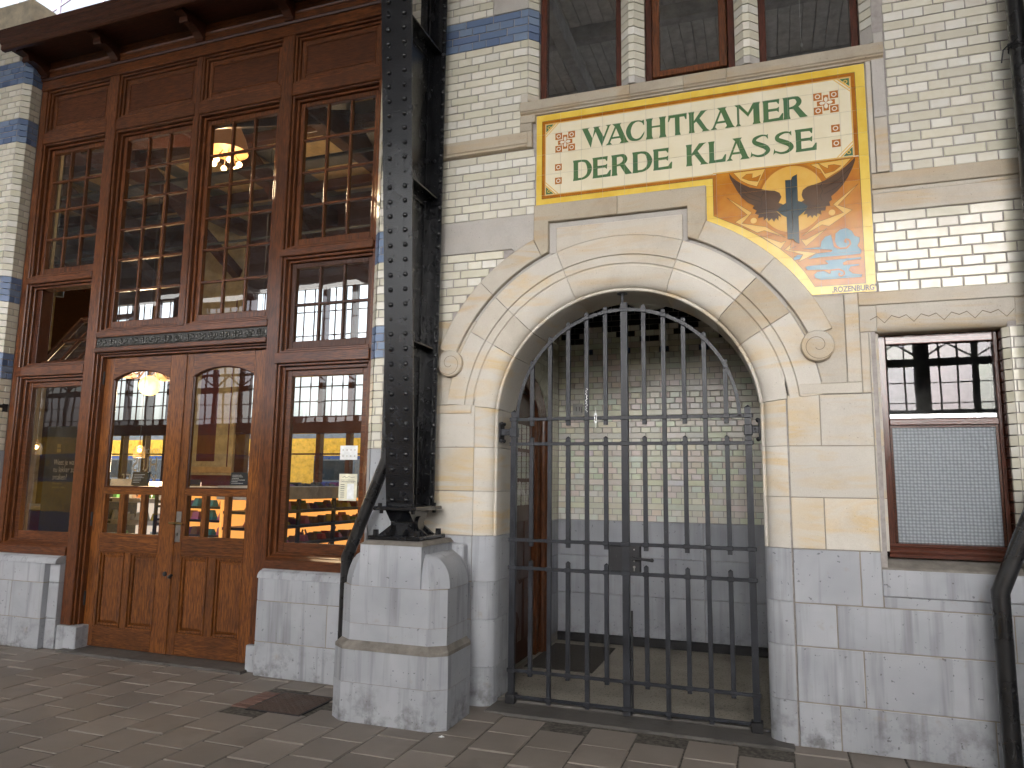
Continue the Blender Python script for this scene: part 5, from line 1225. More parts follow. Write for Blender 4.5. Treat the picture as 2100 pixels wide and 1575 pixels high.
def doors():
    for i, (x0, x1, gl, lows, pans, lb) in enumerate((
        (-4.368, -3.4515, (-4.264,-3.613), ((-4.243,-4.078),(-4.020,-3.838),(-3.789,-3.612)), ((-4.243,-3.965),(-3.900,-3.600)), 'left leaf of the arched glass double door in the brown shop front'),
        (-3.4455, -2.572, (-3.356,-2.720), ((-3.329,-3.172),(-3.126,-2.942),(-2.898,-2.724)), ((-3.350,-3.070),(-2.995,-2.716)), 'right leaf of the arched glass double door, next to the black column'))):
        D = thing('door', ((x0+x1)/2,.26,.02), lb, 'door')
        y, d = .26, .055; z0, z1 = .024, 2.545; ga, gb = gl
        # stiles, rails and the arched head
        MB().box(x0, ga, y, y+d, z0, z1, .004).build('stile', 'wood_door_v', D); MB().box(gb, x1, y, y+d, z0, z1, .004).build('stile', 'wood_door_v', D)
        w = gb-ga; rise = .078; sag = (w*w/4+rise*rise)/(2*rise); zc_ = 2.420-sag; ha = math.asin(w/2/sag); am = (ga+gb)/2
        ap = [(am+sag*math.sin(t), zc_+sag*math.cos(t)) for t in [-ha+2*ha*k/16 for k in range(17)]]
        MB().prism([(ga,z1),(ga,ap[0][1])] + ap[1:-1] + [(gb,ap[-1][1]),(gb,z1)], y+.001, y+d, 0).build('head_rail', 'wood_door_h', D)
        MB().box(ga, gb, y+.001, y+d, 1.320, 1.382, .004).build('lock_rail', 'wood_door_h', D)
        MB().box(ga, gb, y+.001, y+d, .825, .985, .004).build('middle_rail', 'wood_door_h', D); MB().box(ga, gb, y+.001, y+d, z0, .195, .004).build('bottom_rail', 'wood_door_h', D)
        MB().box(ga, gb, y-.006, y+.001, .845, .862, .003).build('rail_moulding', 'wood_door_h', D)
        # arched pane with a thin bead
        MB().sheet([(ga,1.382),(gb,1.382)] + ap[::-1], y+.030).build('pane', 'glass', D)
        bd = MB()
        ring = [(ga,1.382),(gb,1.382)] + ap[::-1]; ri = inset(ring, .010); n = len(ring)
        for k in range(n):
            a, b_, c, e = ring[k], ring[(k+1) % n], ri[(k+1) % n], ri[k]
            bd.add([(a[0],y+.012,a[1]),(b_[0],y+.012,b_[1]),(c[0],y+.020,c[1]),(e[0],y+.020,e[1])], [(0,1,2,3)])
        bd.build('glazing_bead', 'wood_dark', D)
        # row of three low panes
        xs = [ga]+[q for p in lows for q in p]+[gb]
        for a, b_ in ((xs[0],xs[1]),(xs[2],xs[3]),(xs[4],xs[5]),(xs[6],xs[7])):
            if b_-a > .004: MB().box(a, b_, y+.002, y+d-.002, .985, 1.320, .003).build('low_bar', 'wood_door_v', D)
        for a, b_ in lows: MB().pane(a, b_, y+.03, .985, 1.320).build('pane', 'glass', D)
        # raised panels
        xs = [ga, pans[0][0], pans[0][1], pans[1][0], pans[1][1], gb]
        for a, b_ in ((xs[0],xs[1]),(xs[2],xs[3]),(xs[4],xs[5])):
            if b_-a > .004: MB().box(a, b_, y+.002, y+d-.002, .195, .825, .003).build('muntin', 'wood_door_v', D)
        for a, b_ in pans:
            for q, (o1, o2, yy) in enumerate(((.0,.012,y-.006),(.012,.030,y+.010))):
                MB().box(a+o1, a+o2, yy, y+d, .195+o1, .825-o1, .003).box(b_-o2, b_-o1, yy, y+d, .195+o1, .825-o1, .003).box(a+o2, b_-o2, yy, y+d, .195+o1, .195+o2, .003).box(a+o2, b_-o2, yy, y+d, .825-o2, .825-o1, .003).parts('panel_moulding', 'wood_door_v', D)
            p = [(a+.03,.225),(b_-.03,.225),(b_-.03,.795),(a+.03,.795)]; r2 = inset(p, .022); y1, y2 = y+.026, y+.012
            MB().add([(x,y1,z) for x, z in p]+[(x,y2,z) for x, z in r2], [(4,5,6,7),(0,1,5,4),(1,2,6,5),(2,3,7,6),(3,0,4,7)]).build('panel', 'wood_door_v', D)
        if i == 1:
            hn = MB().box(-3.425, -3.372, y-.006, y, .935, 1.188, .003).build('handle_plate', 'steel', D)
            MB().tube([(-3.398,y-.004,1.095),(-3.398,y-.045,1.095)], .009, 8).tube([(-3.32,y-.047,1.093),(-3.40,y-.047,1.095),(-3.455,y-.047,1.093)], [.008,.009,.008], 8).build('lever_handle', 'brass', hn, 40)
            MB().box(-3.404, -3.393, y-.009, y-.006, .985, 1.012, .002).build('keyhole', 'ink', hn)
            for z in (.30,1.10,1.36,2.05)[::3] + (1.15,): MB().tube([(x1-.006,y-.004,z-.055),(x1-.006,y-.004,z+.055)], .008, 8).build('hinge', 'dark_iron', D, 40)
            MB().tube([(-3.43,y-.002,.66),(-3.43,y-.03,.66)], .012, 8).ball((-3.43,y-.03,.652), .016, 8).build('bolt_knob', 'dark_iron', D, 40)
            MB().box(-3.4505, -3.430, y-.012, y+.001, z0, z1, .004).build('cover_strip', 'wood_door_v', D)
        else:
            MB().lathe([(.0001,.014),(.018,.010),(.022,-.002)], (-3.505,y,.668), 10, 'y').build('escutcheon', 'dark_iron', D, 40)
            for z in (.42,1.10,2.36): MB().tube([(x0-.004,y-.006,z-.06),(x0-.004,y-.006,z+.06)], .012, 8).build('hinge', 'dark_iron', D, 40)
mat_wood('wood_panel', 'x', (.080,.0215,.0055), (.150,.043,.0105), .5, .22)
shopfront()

# ------------------------------------------------------------------ riveted column on its stone pedestal
XC = -.965
def column(dx, label, plabel, full=True):
    K = thing('iron_column', (XC+dx,-.3,1.09), label, 'column', 'riveted columns along the wall')
    def fy(z): return -.40-.083*(z-1.3)
    z0, z1 = 1.305, 7.2; x = XC+dx
    def hw(z): return .099+.0045*(z-1.3)
    # leaning front flange, web, upright rear flange with its angles
    a, b = hw(z0), hw(z1)
    def plate(x0a, x1a, x0b, x1b, off0, off1, nm):
        MB().add([(x+x0a,fy(z0)+off0,z0),(x+x1a,fy(z0)+off0,z0),(x+x1a,fy(z0)+off1,z0),(x+x0a,fy(z0)+off1,z0),(x+x0b,fy(z1)+off0,z1),(x+x1b,fy(z1)+off0,z1),(x+x1b,fy(z1)+off1,z1),(x+x0b,fy(z1)+off1,z1)], [(3,2,1,0),(4,5,6,7),(0,1,5,4),(1,2,6,5),(2,3,7,6),(3,0,4,7)]).build(nm, 'black_iron', K)
    plate(-a, a, -b, b, 0, .016, 'front_flange')
    plate(-.08, -.012, -.085, -.012, .0165, .028, 'front_angle'); plate(.012, .08, .012, .085, .0165, .028, 'front_angle')
    MB().box(x-.108, x+.108, -.115, -.100, z0, z1, .002).build('rear_flange', 'black_iron', K)
    for s in (-1, 1): MB().box(min(x+s*.012,x+s*.085), max(x+s*.012,x+s*.085), -.127, -.1155, z0, z1, .002).build('rear_angle', 'black_iron', K)
    for s in (-1, 1): MB().box(min(x+s*.0065,x+s*.020), max(x+s*.0065,x+s*.020), -.20, -.1275, z0, z1, .002).build('rear_angle', 'black_iron', K)
    zt = 4.62
    MB().add([(x-.006,fy(z0)+.017,z0),(x+.006,fy(z0)+.017,z0),(x+.006,-.1156,z0),(x-.006,-.1156,z0),(x-.006,fy(zt)+.017,zt),(x+.006,fy(zt)+.017,zt),(x+.006,-.1156,zt),(x-.006,-.1156,zt)], [(3,2,1,0),(4,5,6,7),(0,1,5,4),(1,2,6,5),(2,3,7,6),(3,0,4,7)]).build('web_plate', 'black_iron', K)
    for z in (4.62,3.49,2.39,5.8):
        for s in (-1, 1):
            f = fy(z)+.03
            MB().box(min(x+s*.0065,x+s*.085), max(x+s*.0065,x+s*.085), f, -.128, z-.006, z+.006, .002).build('stiffener', 'black_iron', K)
            MB().box(min(x+s*.0065,x+s*.018), max(x+s*.0065,x+s*.018), f+.01, -.20, z-.075, z-.0065, .002).build('stiffener', 'black_iron', K)
    if full:
        rv = MB().lathe([(.017,0),(.017,.004),(.0145,.010),(.009,.0145),(.0001,.016)], (0,0,0), 12, 'y').mesh('rivet'); rv.materials.append(M['black_iron']); rv.polygons.foreach_set('use_smooth', [True]*len(rv.polygons))
        sm = MB().lathe([(.010,0),(.010,.003),(.006,.008),(.0001,.009)], (0,0,0), 10, 'y').mesh('rivet'); sm.materials.append(M['black_iron']); sm.polygons.foreach_set('use_smooth', [True]*len(sm.polygons))
        k = 0; z = 1.345
        while z < 5.2:
            for s in (-1, 1):
                o = link('rivet', sm if k in (12,22) else rv, None, K, (x+s*.052*(hw(z)/.1), fy(z)-.0003, z)); o.rotation_euler = (.083,0,0)
            z += .0985; k += 1
        z = 1.36
        while z < 5.2:
            link('rivet', rv, None, K, (x+.093, -.1153, z)); z += .0985
        z = 1.31+.11
        while z < 5.2:
            link('rivet', sm, None, K, (x+.052, -.1273, z)); z += .0985
        for zz in (4.62,3.49,2.39):
            for q in range(3):
                o = link('rivet', sm, None, K, (x+.0183, fy(zz)+.12+.13*q, zz-.04)); o.rotation_euler = (0,0,PI/2)
        for z in (4.73,): MB().box(x-hw(z), x+hw(z), fy(z)-.0022, fy(z)-.0004, z-.003, z+.003).build('flange_joint', 'dark_iron', K)
        # patched plates on the flange
        MB().box(x-.030, x+.026, fy(2.55)-.022, fy(2.55)+.01, 2.40, 2.72, .004).build('patch_plate', 'black_iron', K) if False else None
    # cap plate, rocker bearing, base plate with ribs
    MB().box(x-.155, x+.155, -.475, -.075, 1.278, 1.304, .006).build('cap_plate', 'black_iron', K)
    MB().ext([(-.43,1.277),(-.13,1.277),(-.20,1.205),(-.36,1.205)], 'x', x-.085, x+.085).build('upper_shoe', 'black_iron', K)
    MB().lathe([(.0001,-.10),(.047,-.10),(.047,.10),(.0001,.10)], (x,-.28,1.192), 20, 'x').build('rocker_pin', 'black_iron', K, 40)
    MB().ext([(-.35,1.195),(-.21,1.195),(-.18,1.117),(-.38,1.117)], 'x', x-.070, x+.070).build('lower_shoe', 'black_iron', K)
    for y in (-.385,-.28,-.18):
        for s in (-1, 1): MB().prism([(x+s*.060,1.185),(x+s*.150,1.118),(x+s*.060,1.118)], y-.011, y+.011).build('rib', 'black_iron', K)
    for s in (-.055,.055): MB().ext([(-.35,1.185),(-.445,1.118),(-.35,1.118)], 'x', x+s-.011, x+s+.011).build('rib', 'black_iron', K)
    MB().box(x-.185, x+.185, -.475, -.075, 1.092, 1.117, .005).build('base_plate', 'black_iron', K)
    for s in (-1, 1):
        for y in (-.43,-.12):
            MB().lathe([(.0001,.036),(.020,.036),(.022,.0),(.0001,.0)], (x+s*.150,y,1.1175), 6).build('anchor_bolt', 'black_iron', K)
            MB().lathe([(.0001,.020),(.014,.020),(.015,.0),(.0001,.0)], (x+s*.115,y-.02 if y < -.2 else y,1.3045), 6).lathe([(.0001,-.020),(.014,-.020),(.015,.0),(.0001,.0)], (x+s*.115,y,1.2775), 6).build('cap_bolt', 'black_iron', K)
    # pedestal
    P = thing('stone_pedestal', (x+.02,-.3,0), plabel, 'pedestal', 'stone pedestals along the wall')
    xc = x+.025
    def oct_(hwx, yf, yb, cx, cy): return [(xc-hwx,yf+cy),(xc-hwx+cx,yf),(xc+hwx-cx,yf),(xc+hwx,yf+cy),(xc+hwx,yb-cy),(xc+hwx-cx,yb),(xc-hwx+cx,yb),(xc-hwx,yb-cy)]
    lo = oct_(.395,-.578,-.09,.095,.07); up = oct_(.368,-.545,-.09,.095,.07)
    MB().ext(lo, 'z', 0, .2315).build('pedestal_block', 'bluestone', P); MB().ext(lo, 'z', .2345, .425).build('pedestal_block', 'bluestone', P)
    # weathered ledge
    b = MB(); n = len(lo); b.add([(p[0],p[1],.4265) for p in lo]+[(p[0],p[1],.447) for p in lo]+[(p[0],p[1],.478) for p in up], [tuple(range(n))[::-1]]+[(i,(i+1)%n,(i+1)%n+n,i+n) for i in range(n)]+[(i+n,(i+1)%n+n,(i+1)%n+2*n,i+2*n) for i in range(n)]+[tuple(range(2*n,3*n))]); b.build('pedestal_ledge', 'dusty_ledge', P)
    MB().ext(oct_(.392,-.575,-.095,.095,.07), 'z', .001, .42).ext(oct_(.365,-.542,-.095,.095,.07), 'z', .48, .812).parts('joint_filler', 'joint_filler', P)
    MB().ext(up, 'z', .4785, .5785).build('pedestal_block', 'bluestone', P); MB().ext(up, 'z', .5815, .808).build('pedestal_block', 'bluestone', P)
    # shoulders curving in on both sides of the centre block
    hwt = .215
    cen = [(xc-hwt,-.547),(xc+hwt,-.547),(xc+hwt,-.09),(xc-hwt,-.09)]
    MB().ext(cen, 'z', .811, 1.066).build('pedestal_block', 'bluestone', P)
    for s in (-1, 1):
        b = MB(); rows = []
        for k in range(9):
            t = k/8*PI/2; hx = hwt+(.368-hwt)*math.cos(t)**.9 if k < 8 else hwt+.004; z = .811+.205*math.sin(t)
            cx_ = min(.095, max(.003, hx-hwt)*.7); cy_ = .07*min(1, cx_/.095)+.03*(1-math.cos(t))
            rows.append([(xc+s*(hwt+.0015),-.540+.06*(1-math.cos(t)),z),(xc+s*max(hx-cx_,hwt+.002),-.540+.06*(1-math.cos(t)),z),(xc+s*hx,-.545+cy_+.03,z),(xc+s*hx,-.15,z),(xc+s*max(hx-cx_,hwt+.002),-.09,z),(xc+s*(hwt+.0015),-.09,z)])
        V_ = [p for r in rows for p in r]; m = 6
        F_ = [(k*m+i,k*m+(i+1)%m,(k+1)*m+(i+1)%m,(k+1)*m+i) for k in range(8) for i in range(m)]+[tuple(range(m))[::-1],tuple(range(8*m,9*m))]
        if s < 0: F_ = [f[::-1] for f in F_]
        b.add(V_, F_).build('shoulder', 'bluestone', P, 32)
    MB().add([(xc-.225,-.549,1.0665),(xc+.225,-.549,1.0665),(xc+.225,-.08,1.0665),(xc-.225,-.08,1.0665),(xc-.195,-.50,1.0905),(xc+.195,-.50,1.0905),(xc+.195,-.07,1.0905),(xc-.195,-.07,1.0905)], [(3,2,1,0),(0,1,5,4),(1,2,6,5),(2,3,7,6),(3,0,4,7),(4,5,6,7)]).build('weathering', 'dusty_ledge', P)
    MB().box(xc-.30, xc+.30, -.0895, -.010, 0, 1.05, .01).build('pedestal_back', 'bluestone', P)
def pipe(dx, label):
    D = thing('drain_pipe', (-1.49+dx,-.15,0), label, 'drainpipe', 'bent downpipes beside the columns')
    MB().tube([(-1.495+dx,-.15,-.01),(-1.495+dx,-.15,.935),(-1.21+dx,-.15,1.62),(-1.21+dx,-.15,7.0)], .043, 16).build('pipe', 'black_pipe', D, 50)
    MB().lathe([(.044,-.004),(.0445,.004)], (-1.495+dx,-.15,.905), 16).build('weld_ring', 'black_pipe', D, 60)
    if dx:
        wr = MB()
        for k in range(3): wr.tube([(-1.21+dx+.047*math.cos(t), -.15+.047*math.sin(t), 3.93+.012*k+.01*math.sin(t*2+k)) for t in [q*2*PI/14 for q in range(15)]], .004, 5)
        wr.tube([(-1.25+dx,-.2,3.95),(-1.30+dx,-.21,3.90),(-1.31+dx,-.2,3.83)], .004, 5); wr.build('wire_tie', 'dark_iron', D)
column(0, 'black riveted iron column leaning outward between the shop front and the gate', 'chamfered grey stone pedestal under the black riveted column')
column(3.925, 'second black riveted iron column past the right edge of the picture', 'second grey stone pedestal past the right edge of the picture', False)
pipe(0, 'black downpipe kinked behind the column beside the shop window'); pipe(3.925, 'black downpipe bent at an angle at the right edge below the window')

# ------------------------------------------------------------------ inside the shop
def shop():
    R = thing('shop_interior', (-5.5,2.8,0), 'shop room with timber ceiling seen through the brown shop front', 'room')
    XA, XB, Y0, Y1, ZC = -11.5, -1.52, .47, 5.2, 6.15
    MB().box(XA, XB, .42, Y1+.3, -.05, .012).build('floor', 'shop_floor', R)
    MB().box(XA, XB, Y0, Y1+.3, ZC, ZC+.08).build('ceiling', 'shop_ceiling', R)
    MB().box(XB-.02, XB+.05, .43, Y1+.3, 0, ZC).build('side_wall', 'cream_wall', R); MB().box(XA-.05, XA, .43, Y1+.3, 0, ZC).build('side_wall', 'cream_wall', R)
    MB().box(XA, -5.43, .44, .47, 0, ZC).build('front_wall', 'cream_wall', R)
    # beams and board panels under the ceiling
    for k in range(6):
        x = -10.6+1.75*k
        MB().box(x-.09, x+.09, Y0, Y1, 5.62, 5.86, .01).build('beam', 'wood_dark', R)
        for s in (-1, 1):
            b = MB().box(-.07, .07, 0, 2.6, -.08, .08); a = math.radians(26); ca, sa = math.cos(a), math.sin(a)
            b.v = [(x+p, 2.83+s*(q*ca-r*sa)*.95, 6.05-(q*sa+r*ca)*1.0) for p, q, r in b.v]; b.build('rafter', 'wood_dark', R)
        for q in range(4):
            MB().box(x+.20, x+1.55, Y0+.15+1.18*q, Y0+.95+1.18*q, 6.09, 6.13).build('ceiling_board', 'ceiling_board', R)
    for y in (1.2,2.8,4.4): MB().box(XA, XB, y-.06, y+.06, 5.88, 6.02, .008).build('purlin', 'wood_dark', R)
    for y in (1.6,3.6): MB().tube([(XA,y,4.9),(XB,y,4.9)], .02, 8).build('tie_rod', 'hall_steel', R)
    # far wall: dark timber with windows to the other platform
    Yf = Y1
    def b(x0, x1, z0, z1, y=0.0, d=.12, m='wood_dark', n='far_post'): return MB().box(x0, x1, Yf+y, Yf+y+d, z0, z1, .008).build(n, m, R)
    for x0, x1 in ((-11.5,-10.1),(-8.60,-8.10),(-7.06,-6.86)): b(x0, x1, 0, ZC)
    for x in (-9.52,-9.02,-6.2,-5.45,-4.9,-4.1,-3.3,-2.5,-1.75): b(x-.04, x+.04, .5, ZC)
    b(-10.1, XB, 2.20, 2.48, -.01); b(-10.1, XB, 0, .75, -.005); b(-10.1, XB, 4.6, ZC, -.005)
    for x0, x1 in ((-10.1,-8.60),(-6.86,XB)):
        k = x0
        while k < x1: b(k-.009, k+.009, 2.48, 4.6, .03, .03, n='far_glazing_bar'); k += .20
        for z in (2.72,2.96,3.20,3.5,3.8,4.2): b(x0, x1, z-.009, z+.009, .031, .03, n='far_glazing_bar')
        b(x0, x1, 1.86, 1.885, .03, .03, n='far_glazing_bar')
    # painted pier between the windows
    b(-8.10, -7.06, 0, ZC, -.05, .2, 'cream_wall', 'far_pier'); b(-7.80, -7.42, 1.75, 3.3, -.06, .02, 'dark_red', 'wall_hanging')
    for x in (-8.02,-7.16): b(x-.015, x+.015, 1.62, 4.5, -.056, .02, 'dark_red', 'pier_line')
    b(-8.10, -7.06, 1.56, 1.66, -.07, .02, 'ceiling_board', 'pier_band'); b(-8.10, -7.06, 0, 1.52, -.09, .1, 'dark_red', 'pier_base')
    # mirrored lettering on the far glass
    Tt = thing('window_lettering', (-9.2,Yf+.02,1.3), 'white mirrored lettering on the far shop window seen through the left door', 'lettering')
    link('lettering', text_mesh('STATIONS', .125, -8.69, Yf+.02, 1.878, mirror=True, sx=.62), 'paper_white', Tt)
    link('lettering', text_mesh('HUIS', .35, -8.69, Yf+.02, 1.575, mirror=True, sx=.76), 'paper_white', Tt)
    link('lettering', text_mesh('KAMER', .31, -8.69, Yf+.02, 1.315, mirror=True, sx=.88), 'paper_white', Tt)
    # shelves
    def goods(pts, mats, label, grp):
        for (x, y, z, w, d, h) in pts:
            a = random.uniform(-.15,.15); bb = MB()
            tp = random.uniform(.55, .95)
            vs = [(-w/2,-d/2,0),(w/2,-d/2,0),(w/2,d/2,0),(-w/2,d/2,0),(-w/2*tp,-d/2*tp*.6,h),(w/2*tp,-d/2*tp*.6,h),(w/2*tp,d/2*tp*.6,h),(-w/2*tp,d/2*tp*.6,h)]
            ca, sa = math.cos(a), math.sin(a)
            bb.add([(x+p*ca-q*sa, y+p*sa+q*ca, z+r) for p, q, r in vs], [(3,2,1,0),(4,5,6,7),(0,1,5,4),(1,2,6,5),(2,3,7,6),(3,0,4,7)])
            mt = random.choice(mats); cn = {'shelf_black':'black'}.get(mt, mt.replace('pack_',''))
            lv = 'top ' if z > 1.12 else 'middle ' if z > .97 else 'lower '
            tag(bb.build('snack_pack', mt), cn+' '+(label if 'counter' in label else label.replace('on the ', 'on the '+lv).replace('shelves', 'shelf')), 'snack', grp)
    U = thing('display_shelf', (-3.4,2.1,0), 'black display shelves with orange lit back behind the right shop window', 'shelf')
    MB().box(-3.62, -3.60, 1.0, 3.6, .10, 1.26).build('light_panel', 'shelf_glow', U)
    MB().box(-3.66, -3.16, .98, 3.62, 1.27, 1.40, .006).build('counter_top', 'counter', U)
    for z in (.62,.82,1.0,1.15): MB().box(-3.59, -3.16, 1.0, 3.6, z-.014, z+.014, .003).build('shelf_board', 'shelf_black', U)
    for y in (1.0,1.62,2.25,2.9,3.58): MB().box(-3.20, -3.165, y-.018, y+.018, 0, 1.27, .003).build('upright', 'shelf_black', U)
    for y in (1.31,1.93,2.57): MB().tube([(-3.55,y-.3,.0),(-3.55,y+.3,.92)], .010, 6).tube([(-3.552,y+.3,.0),(-3.552,y-.3,.92)], .010, 6).build('cross_brace', 'shelf_black', U)
    goods([(-3.30-.1*(k % 2), 1.08+.08*k, z+.014, .10, .075, random.uniform(.03,.085)) for z in (.82,1.0,1.15) for k in range(32)], ['pack_red','pack_purple','pack_brown','pack_pink','pack_yellow','pack_green'], 'snack pack on the orange lit shelves behind the right shop window', 'snacks on the orange shelves')
    goods([(-3.28, 1.08+.12*k, 1.40, .12, .10, random.uniform(.02,.05)) for k in range(20)], ['pack_blue','pack_brown','pack_purple','shelf_black'], 'low pack lying on the grey counter behind the right shop window', 'packs on the counter')
    U = thing('display_shelf', (-4.4,1.7,0), 'black display shelves with glowing back behind the right door leaf', 'shelf')
    MB().box(-5.0, -3.72, 1.95, 1.97, .1, 1.28).build('light_panel', 'shelf_glow', U); MB().box(-5.0, -3.72, 1.60, 1.99, 1.285, 1.38, .006).build('counter_top', 'counter', U)
    for z in (.55,.86,1.02,1.16): MB().box(-5.0, -3.72, 1.60, 1.94, z-.012, z+.012, .003).build('shelf_board', 'shelf_black', U)
    for x in (-5.0,-4.36,-3.74): MB().box(x-.016, x+.016, 1.58, 1.61, 0, 1.28, .003).build('upright', 'shelf_black', U)
    goods([(-4.93+.10*k, 1.70+.05*(k % 2), z+.012, .085, .09, random.uniform(.03,.10)) for z in (.86,1.02,1.16) for k in range(12)], ['pack_purple','pack_pink','pack_orange','pack_teal','pack_brown'], 'snack bag on the shelves behind the right door leaf', 'snack bags behind the door')
    U = thing('display_shelf', (-6.0,2.2,0), 'pale lit food shelves with white packs behind the left door leaf', 'shelf')
    MB().box(-7.0, -5.05, 2.28, 2.30, .1, 1.42).build('light_panel', 'shelf_pale', U)
    for z in (.72,.95,1.20): 
        MB().box(-7.0, -5.05, 1.86, 2.27, z-.012, z+.012, .003).build('shelf_board', 'shelf_black', U); MB().box(-7.0, -5.05, 1.835, 1.855, z-.02, z+.035, .003).build('price_rail', 'counter', U)
        for k in range(8): MB().box(-6.9+.24*k, -6.86+.24*k, 1.829, 1.834, z-.012, z+.018).build('price_tag', 'ink', U)
    for x in (-7.0,-6.0,-5.06): MB().box(x-.016, x+.016, 1.86, 2.28, 0, 1.45, .003).build('upright', 'shelf_black', U)
    goods([(-6.9+.115*k, 1.95+.06*(k % 2), z+.012, .10, .09, random.uniform(.06,.13)) for z in (.72,.95,1.20) for k in range(16)], ['pack_white','pack_white','pack_yellow','pack_white','pack_orange','pack_green'], 'food pack on the pale lit shelves behind the left door leaf', 'packs on the pale shelves')
    C = thing('counter', (-9.0,3.0,0), 'grey serving counter at the back of the shop behind the left window', 'counter')
    MB().box(-10.6, -7.6, 2.9, 3.5, .0, 1.0, .01).build('front', 'dark_red', C); MB().box(-10.65, -7.55, 2.85, 3.55, 1.0, 1.05, .008).build('top', 'counter', C)
    # banner in the left window
    B = thing('advertising_banner', (-5.70,1.0,.05), 'dark navy advertising banner with white lettering inside the left shop window', 'banner')
    MB().box(-5.97, -5.30, 1.0, 1.03, .10, 2.0, .006).build('board', 'navy_board', B); MB().box(-5.95, -5.32, .9, 1.15, .012, .10, .01).build('foot', 'shelf_black', B)
    for i, s in enumerate(('Weet je wat','nu lekker zou','smaken?')): link('lettering', text_mesh(s, .085, -5.83, .9985, 1.59-.077*i, sx=.72), 'banner_text', B)
    link('lettering', text_mesh('Onze warme', .035, -5.83, .9985, 1.385, sx=.8), 'banner_small', B); link('lettering', text_mesh('American cookie!', .035, -5.83, .9985, 1.345, sx=.8), 'banner_small', B)
    MB().box(-5.80, -5.745, .9975, .9985, 1.72, 1.76).box(-5.80, -5.745, .9975, .9985, 1.77, 1.81).build('emblem_mark', 'banner_small', B)
    # menu boards
    for x, y, z, lb in ((-5.26,1.60,1.38,'small slate menu board standing behind the left door pane'),(-4.02,1.72,1.385,'small slate menu board standing behind the right door pane')):
        m = thing('menu_board', (x,y,z), lb, 'menu board')
        q = MB().box(-.12, .12, -.008, .008, 0, .15, .002); q.v = [(x+p, y+r*.12+s, z+r) for p, s, r in q.v]; q.build('board', 'slate_board', m)
        link('lettering', text_mesh('MENU', .022, x-.09, y+.004, z+.115), 'paper_white', m) if False else None
        w = MB()
        for k in range(6): w.box(x-.10, x-.10+random.uniform(.08,.18), y-.009+(.12-.018*k)*.12, y-.0085+(.12-.018*k)*.12, z+.118-.017*k, z+.122-.017*k)
        w.build('chalk_lines', 'paper_white', m)
        pz = MB().box(x-.10, x+.10, y+.01, y+.12, z-.008, z+.0015).build('stand', 'shelf_black', m)
    # notices on the right window
    N = thing('notice', (-1.775,.262,1.63), 'white notice with round pictograms stuck inside the right shop window', 'notice')
    MB().box(-1.852, -1.697, .258, .2595, 1.626, 1.736).build('sheet', 'paper_white', N)
    pc = MB()
    for x in (-1.825,-1.79,-1.755,-1.72):
        for z in (1.655,1.702): pc.lathe([(.0001,.0005),(.0055,.0005),(.0055,0)], (x,.2578,z), 12, 'y')
    pc.parts('pictogram', 'counter', N)
    N = thing('notice', (-1.77,.262,1.31), 'cream sheet of opening times hung inside the right shop window', 'notice')
    MB().box(-1.850, -1.690, .258, .2595, 1.311, 1.517).build('sheet', 'paper', N)
    link('lettering', text_mesh('OPENINGSTIJDEN', .0165, -1.835, .2575, 1.452), 'ink', N)
    ln = MB()
    for k in range(7): ln.box(-1.835, -1.80, .2572, .2578, 1.432-.016*k, 1.436-.016*k)
    ln.box(-1.835, -1.72, .2572, .2578, 1.470, 1.4715); ln.tube([(-1.82,.2575,1.488),(-1.80,.2575,1.498),(-1.79,.2575,1.485),(-1.765,.2575,1.496),(-1.735,.2575,1.489),(-1.71,.2575,1.494)], .0012, 5); ln.build('print_lines', 'ink', N)
    MB().box(-1.775, -1.715, .2565, .2577, 1.325, 1.442).build('times_table', 'paper_white', N)
    # lamps
    L = thing('chandelier', (-5.86,2.2,2.5), 'chandelier with glowing globe and curved bronze arms behind the left door', 'lamp')
    MB().ball((-5.86,2.2,2.59), .125, 20).build('globe', 'lamp_warm', L, 60)
    MB().tube([(-5.86,2.2,2.71),(-5.86,2.2,6.1)], .022, 8).build('stem', 'bronze_arm', L, 60)
    for k in range(7):
        t = 2*PI*k/7+.3; c, s = math.cos(t), math.sin(t)
        MB().tube([(-5.86+c*r, 2.2+s*r, z) for r, z in ((.03,2.95),(.12,2.78),(.22,2.70),(.34,2.70),(.44,2.78),(.47,2.90),(.45,3.0))], .011, 6).build('arm', 'bronze_arm', L, 60)
        MB().lathe([(.11,0),(.085,.14),(.07,.16)], (-5.86+c*.45, 2.2+s*.45, 2.72), 14).build('shade', 'shade_lit', L, 60)
    bell('bell_lamp', (-4.73,2.0,5.42), 'bell shaped ceiling lamp with six glowing bulbs behind the centre window')
    for x, y, z, lb in ((-5.78,2.05,1.70,'glowing bottle shaped pendant lamp behind the left door pane'),(-5.05,3.2,1.72,'bottle shaped pendant lamp at the right edge of the right door pane'),(-6.9,1.6,1.72,'round glass pendant lamp inside the left shop window')):
        p = thing('pendant_lamp', (x,y,z), lb, 'lamp')
        MB().lathe([(.066,0),(.066,.09),(.05,.13),(.018,.15),(.018,.19)], (x,y,z), 16).build('glass', 'pendant_glass', p, 50); MB().tube([(x,y,z+.19),(x,y,6.1)], .004, 6).build('flex', 'shelf_black', p); MB().ball((x,y,z+.09), .026, 10).build('bulb', 'bulb', p, 60)
    S = thing('track_spot', (-5.63,.72,3.36), 'black cylindrical track spotlight lit behind the open hopper window', 'lamp')
    MB().lathe([(.0001,.10),(.042,.10),(.042,0),(.039,0)], (-5.63,.72,3.33), 18).build('body', 'shelf_black', S, 40); MB().lathe([(.0001,0),(.038,0),(.038,.003),(.0001,.003)], (-5.63,.72,3.331), 18).build('lens', 'spot_face', S); MB().box(-5.85, -5.2, .70, .74, 3.44, 3.46, .003).build('track', 'shelf_black', S)
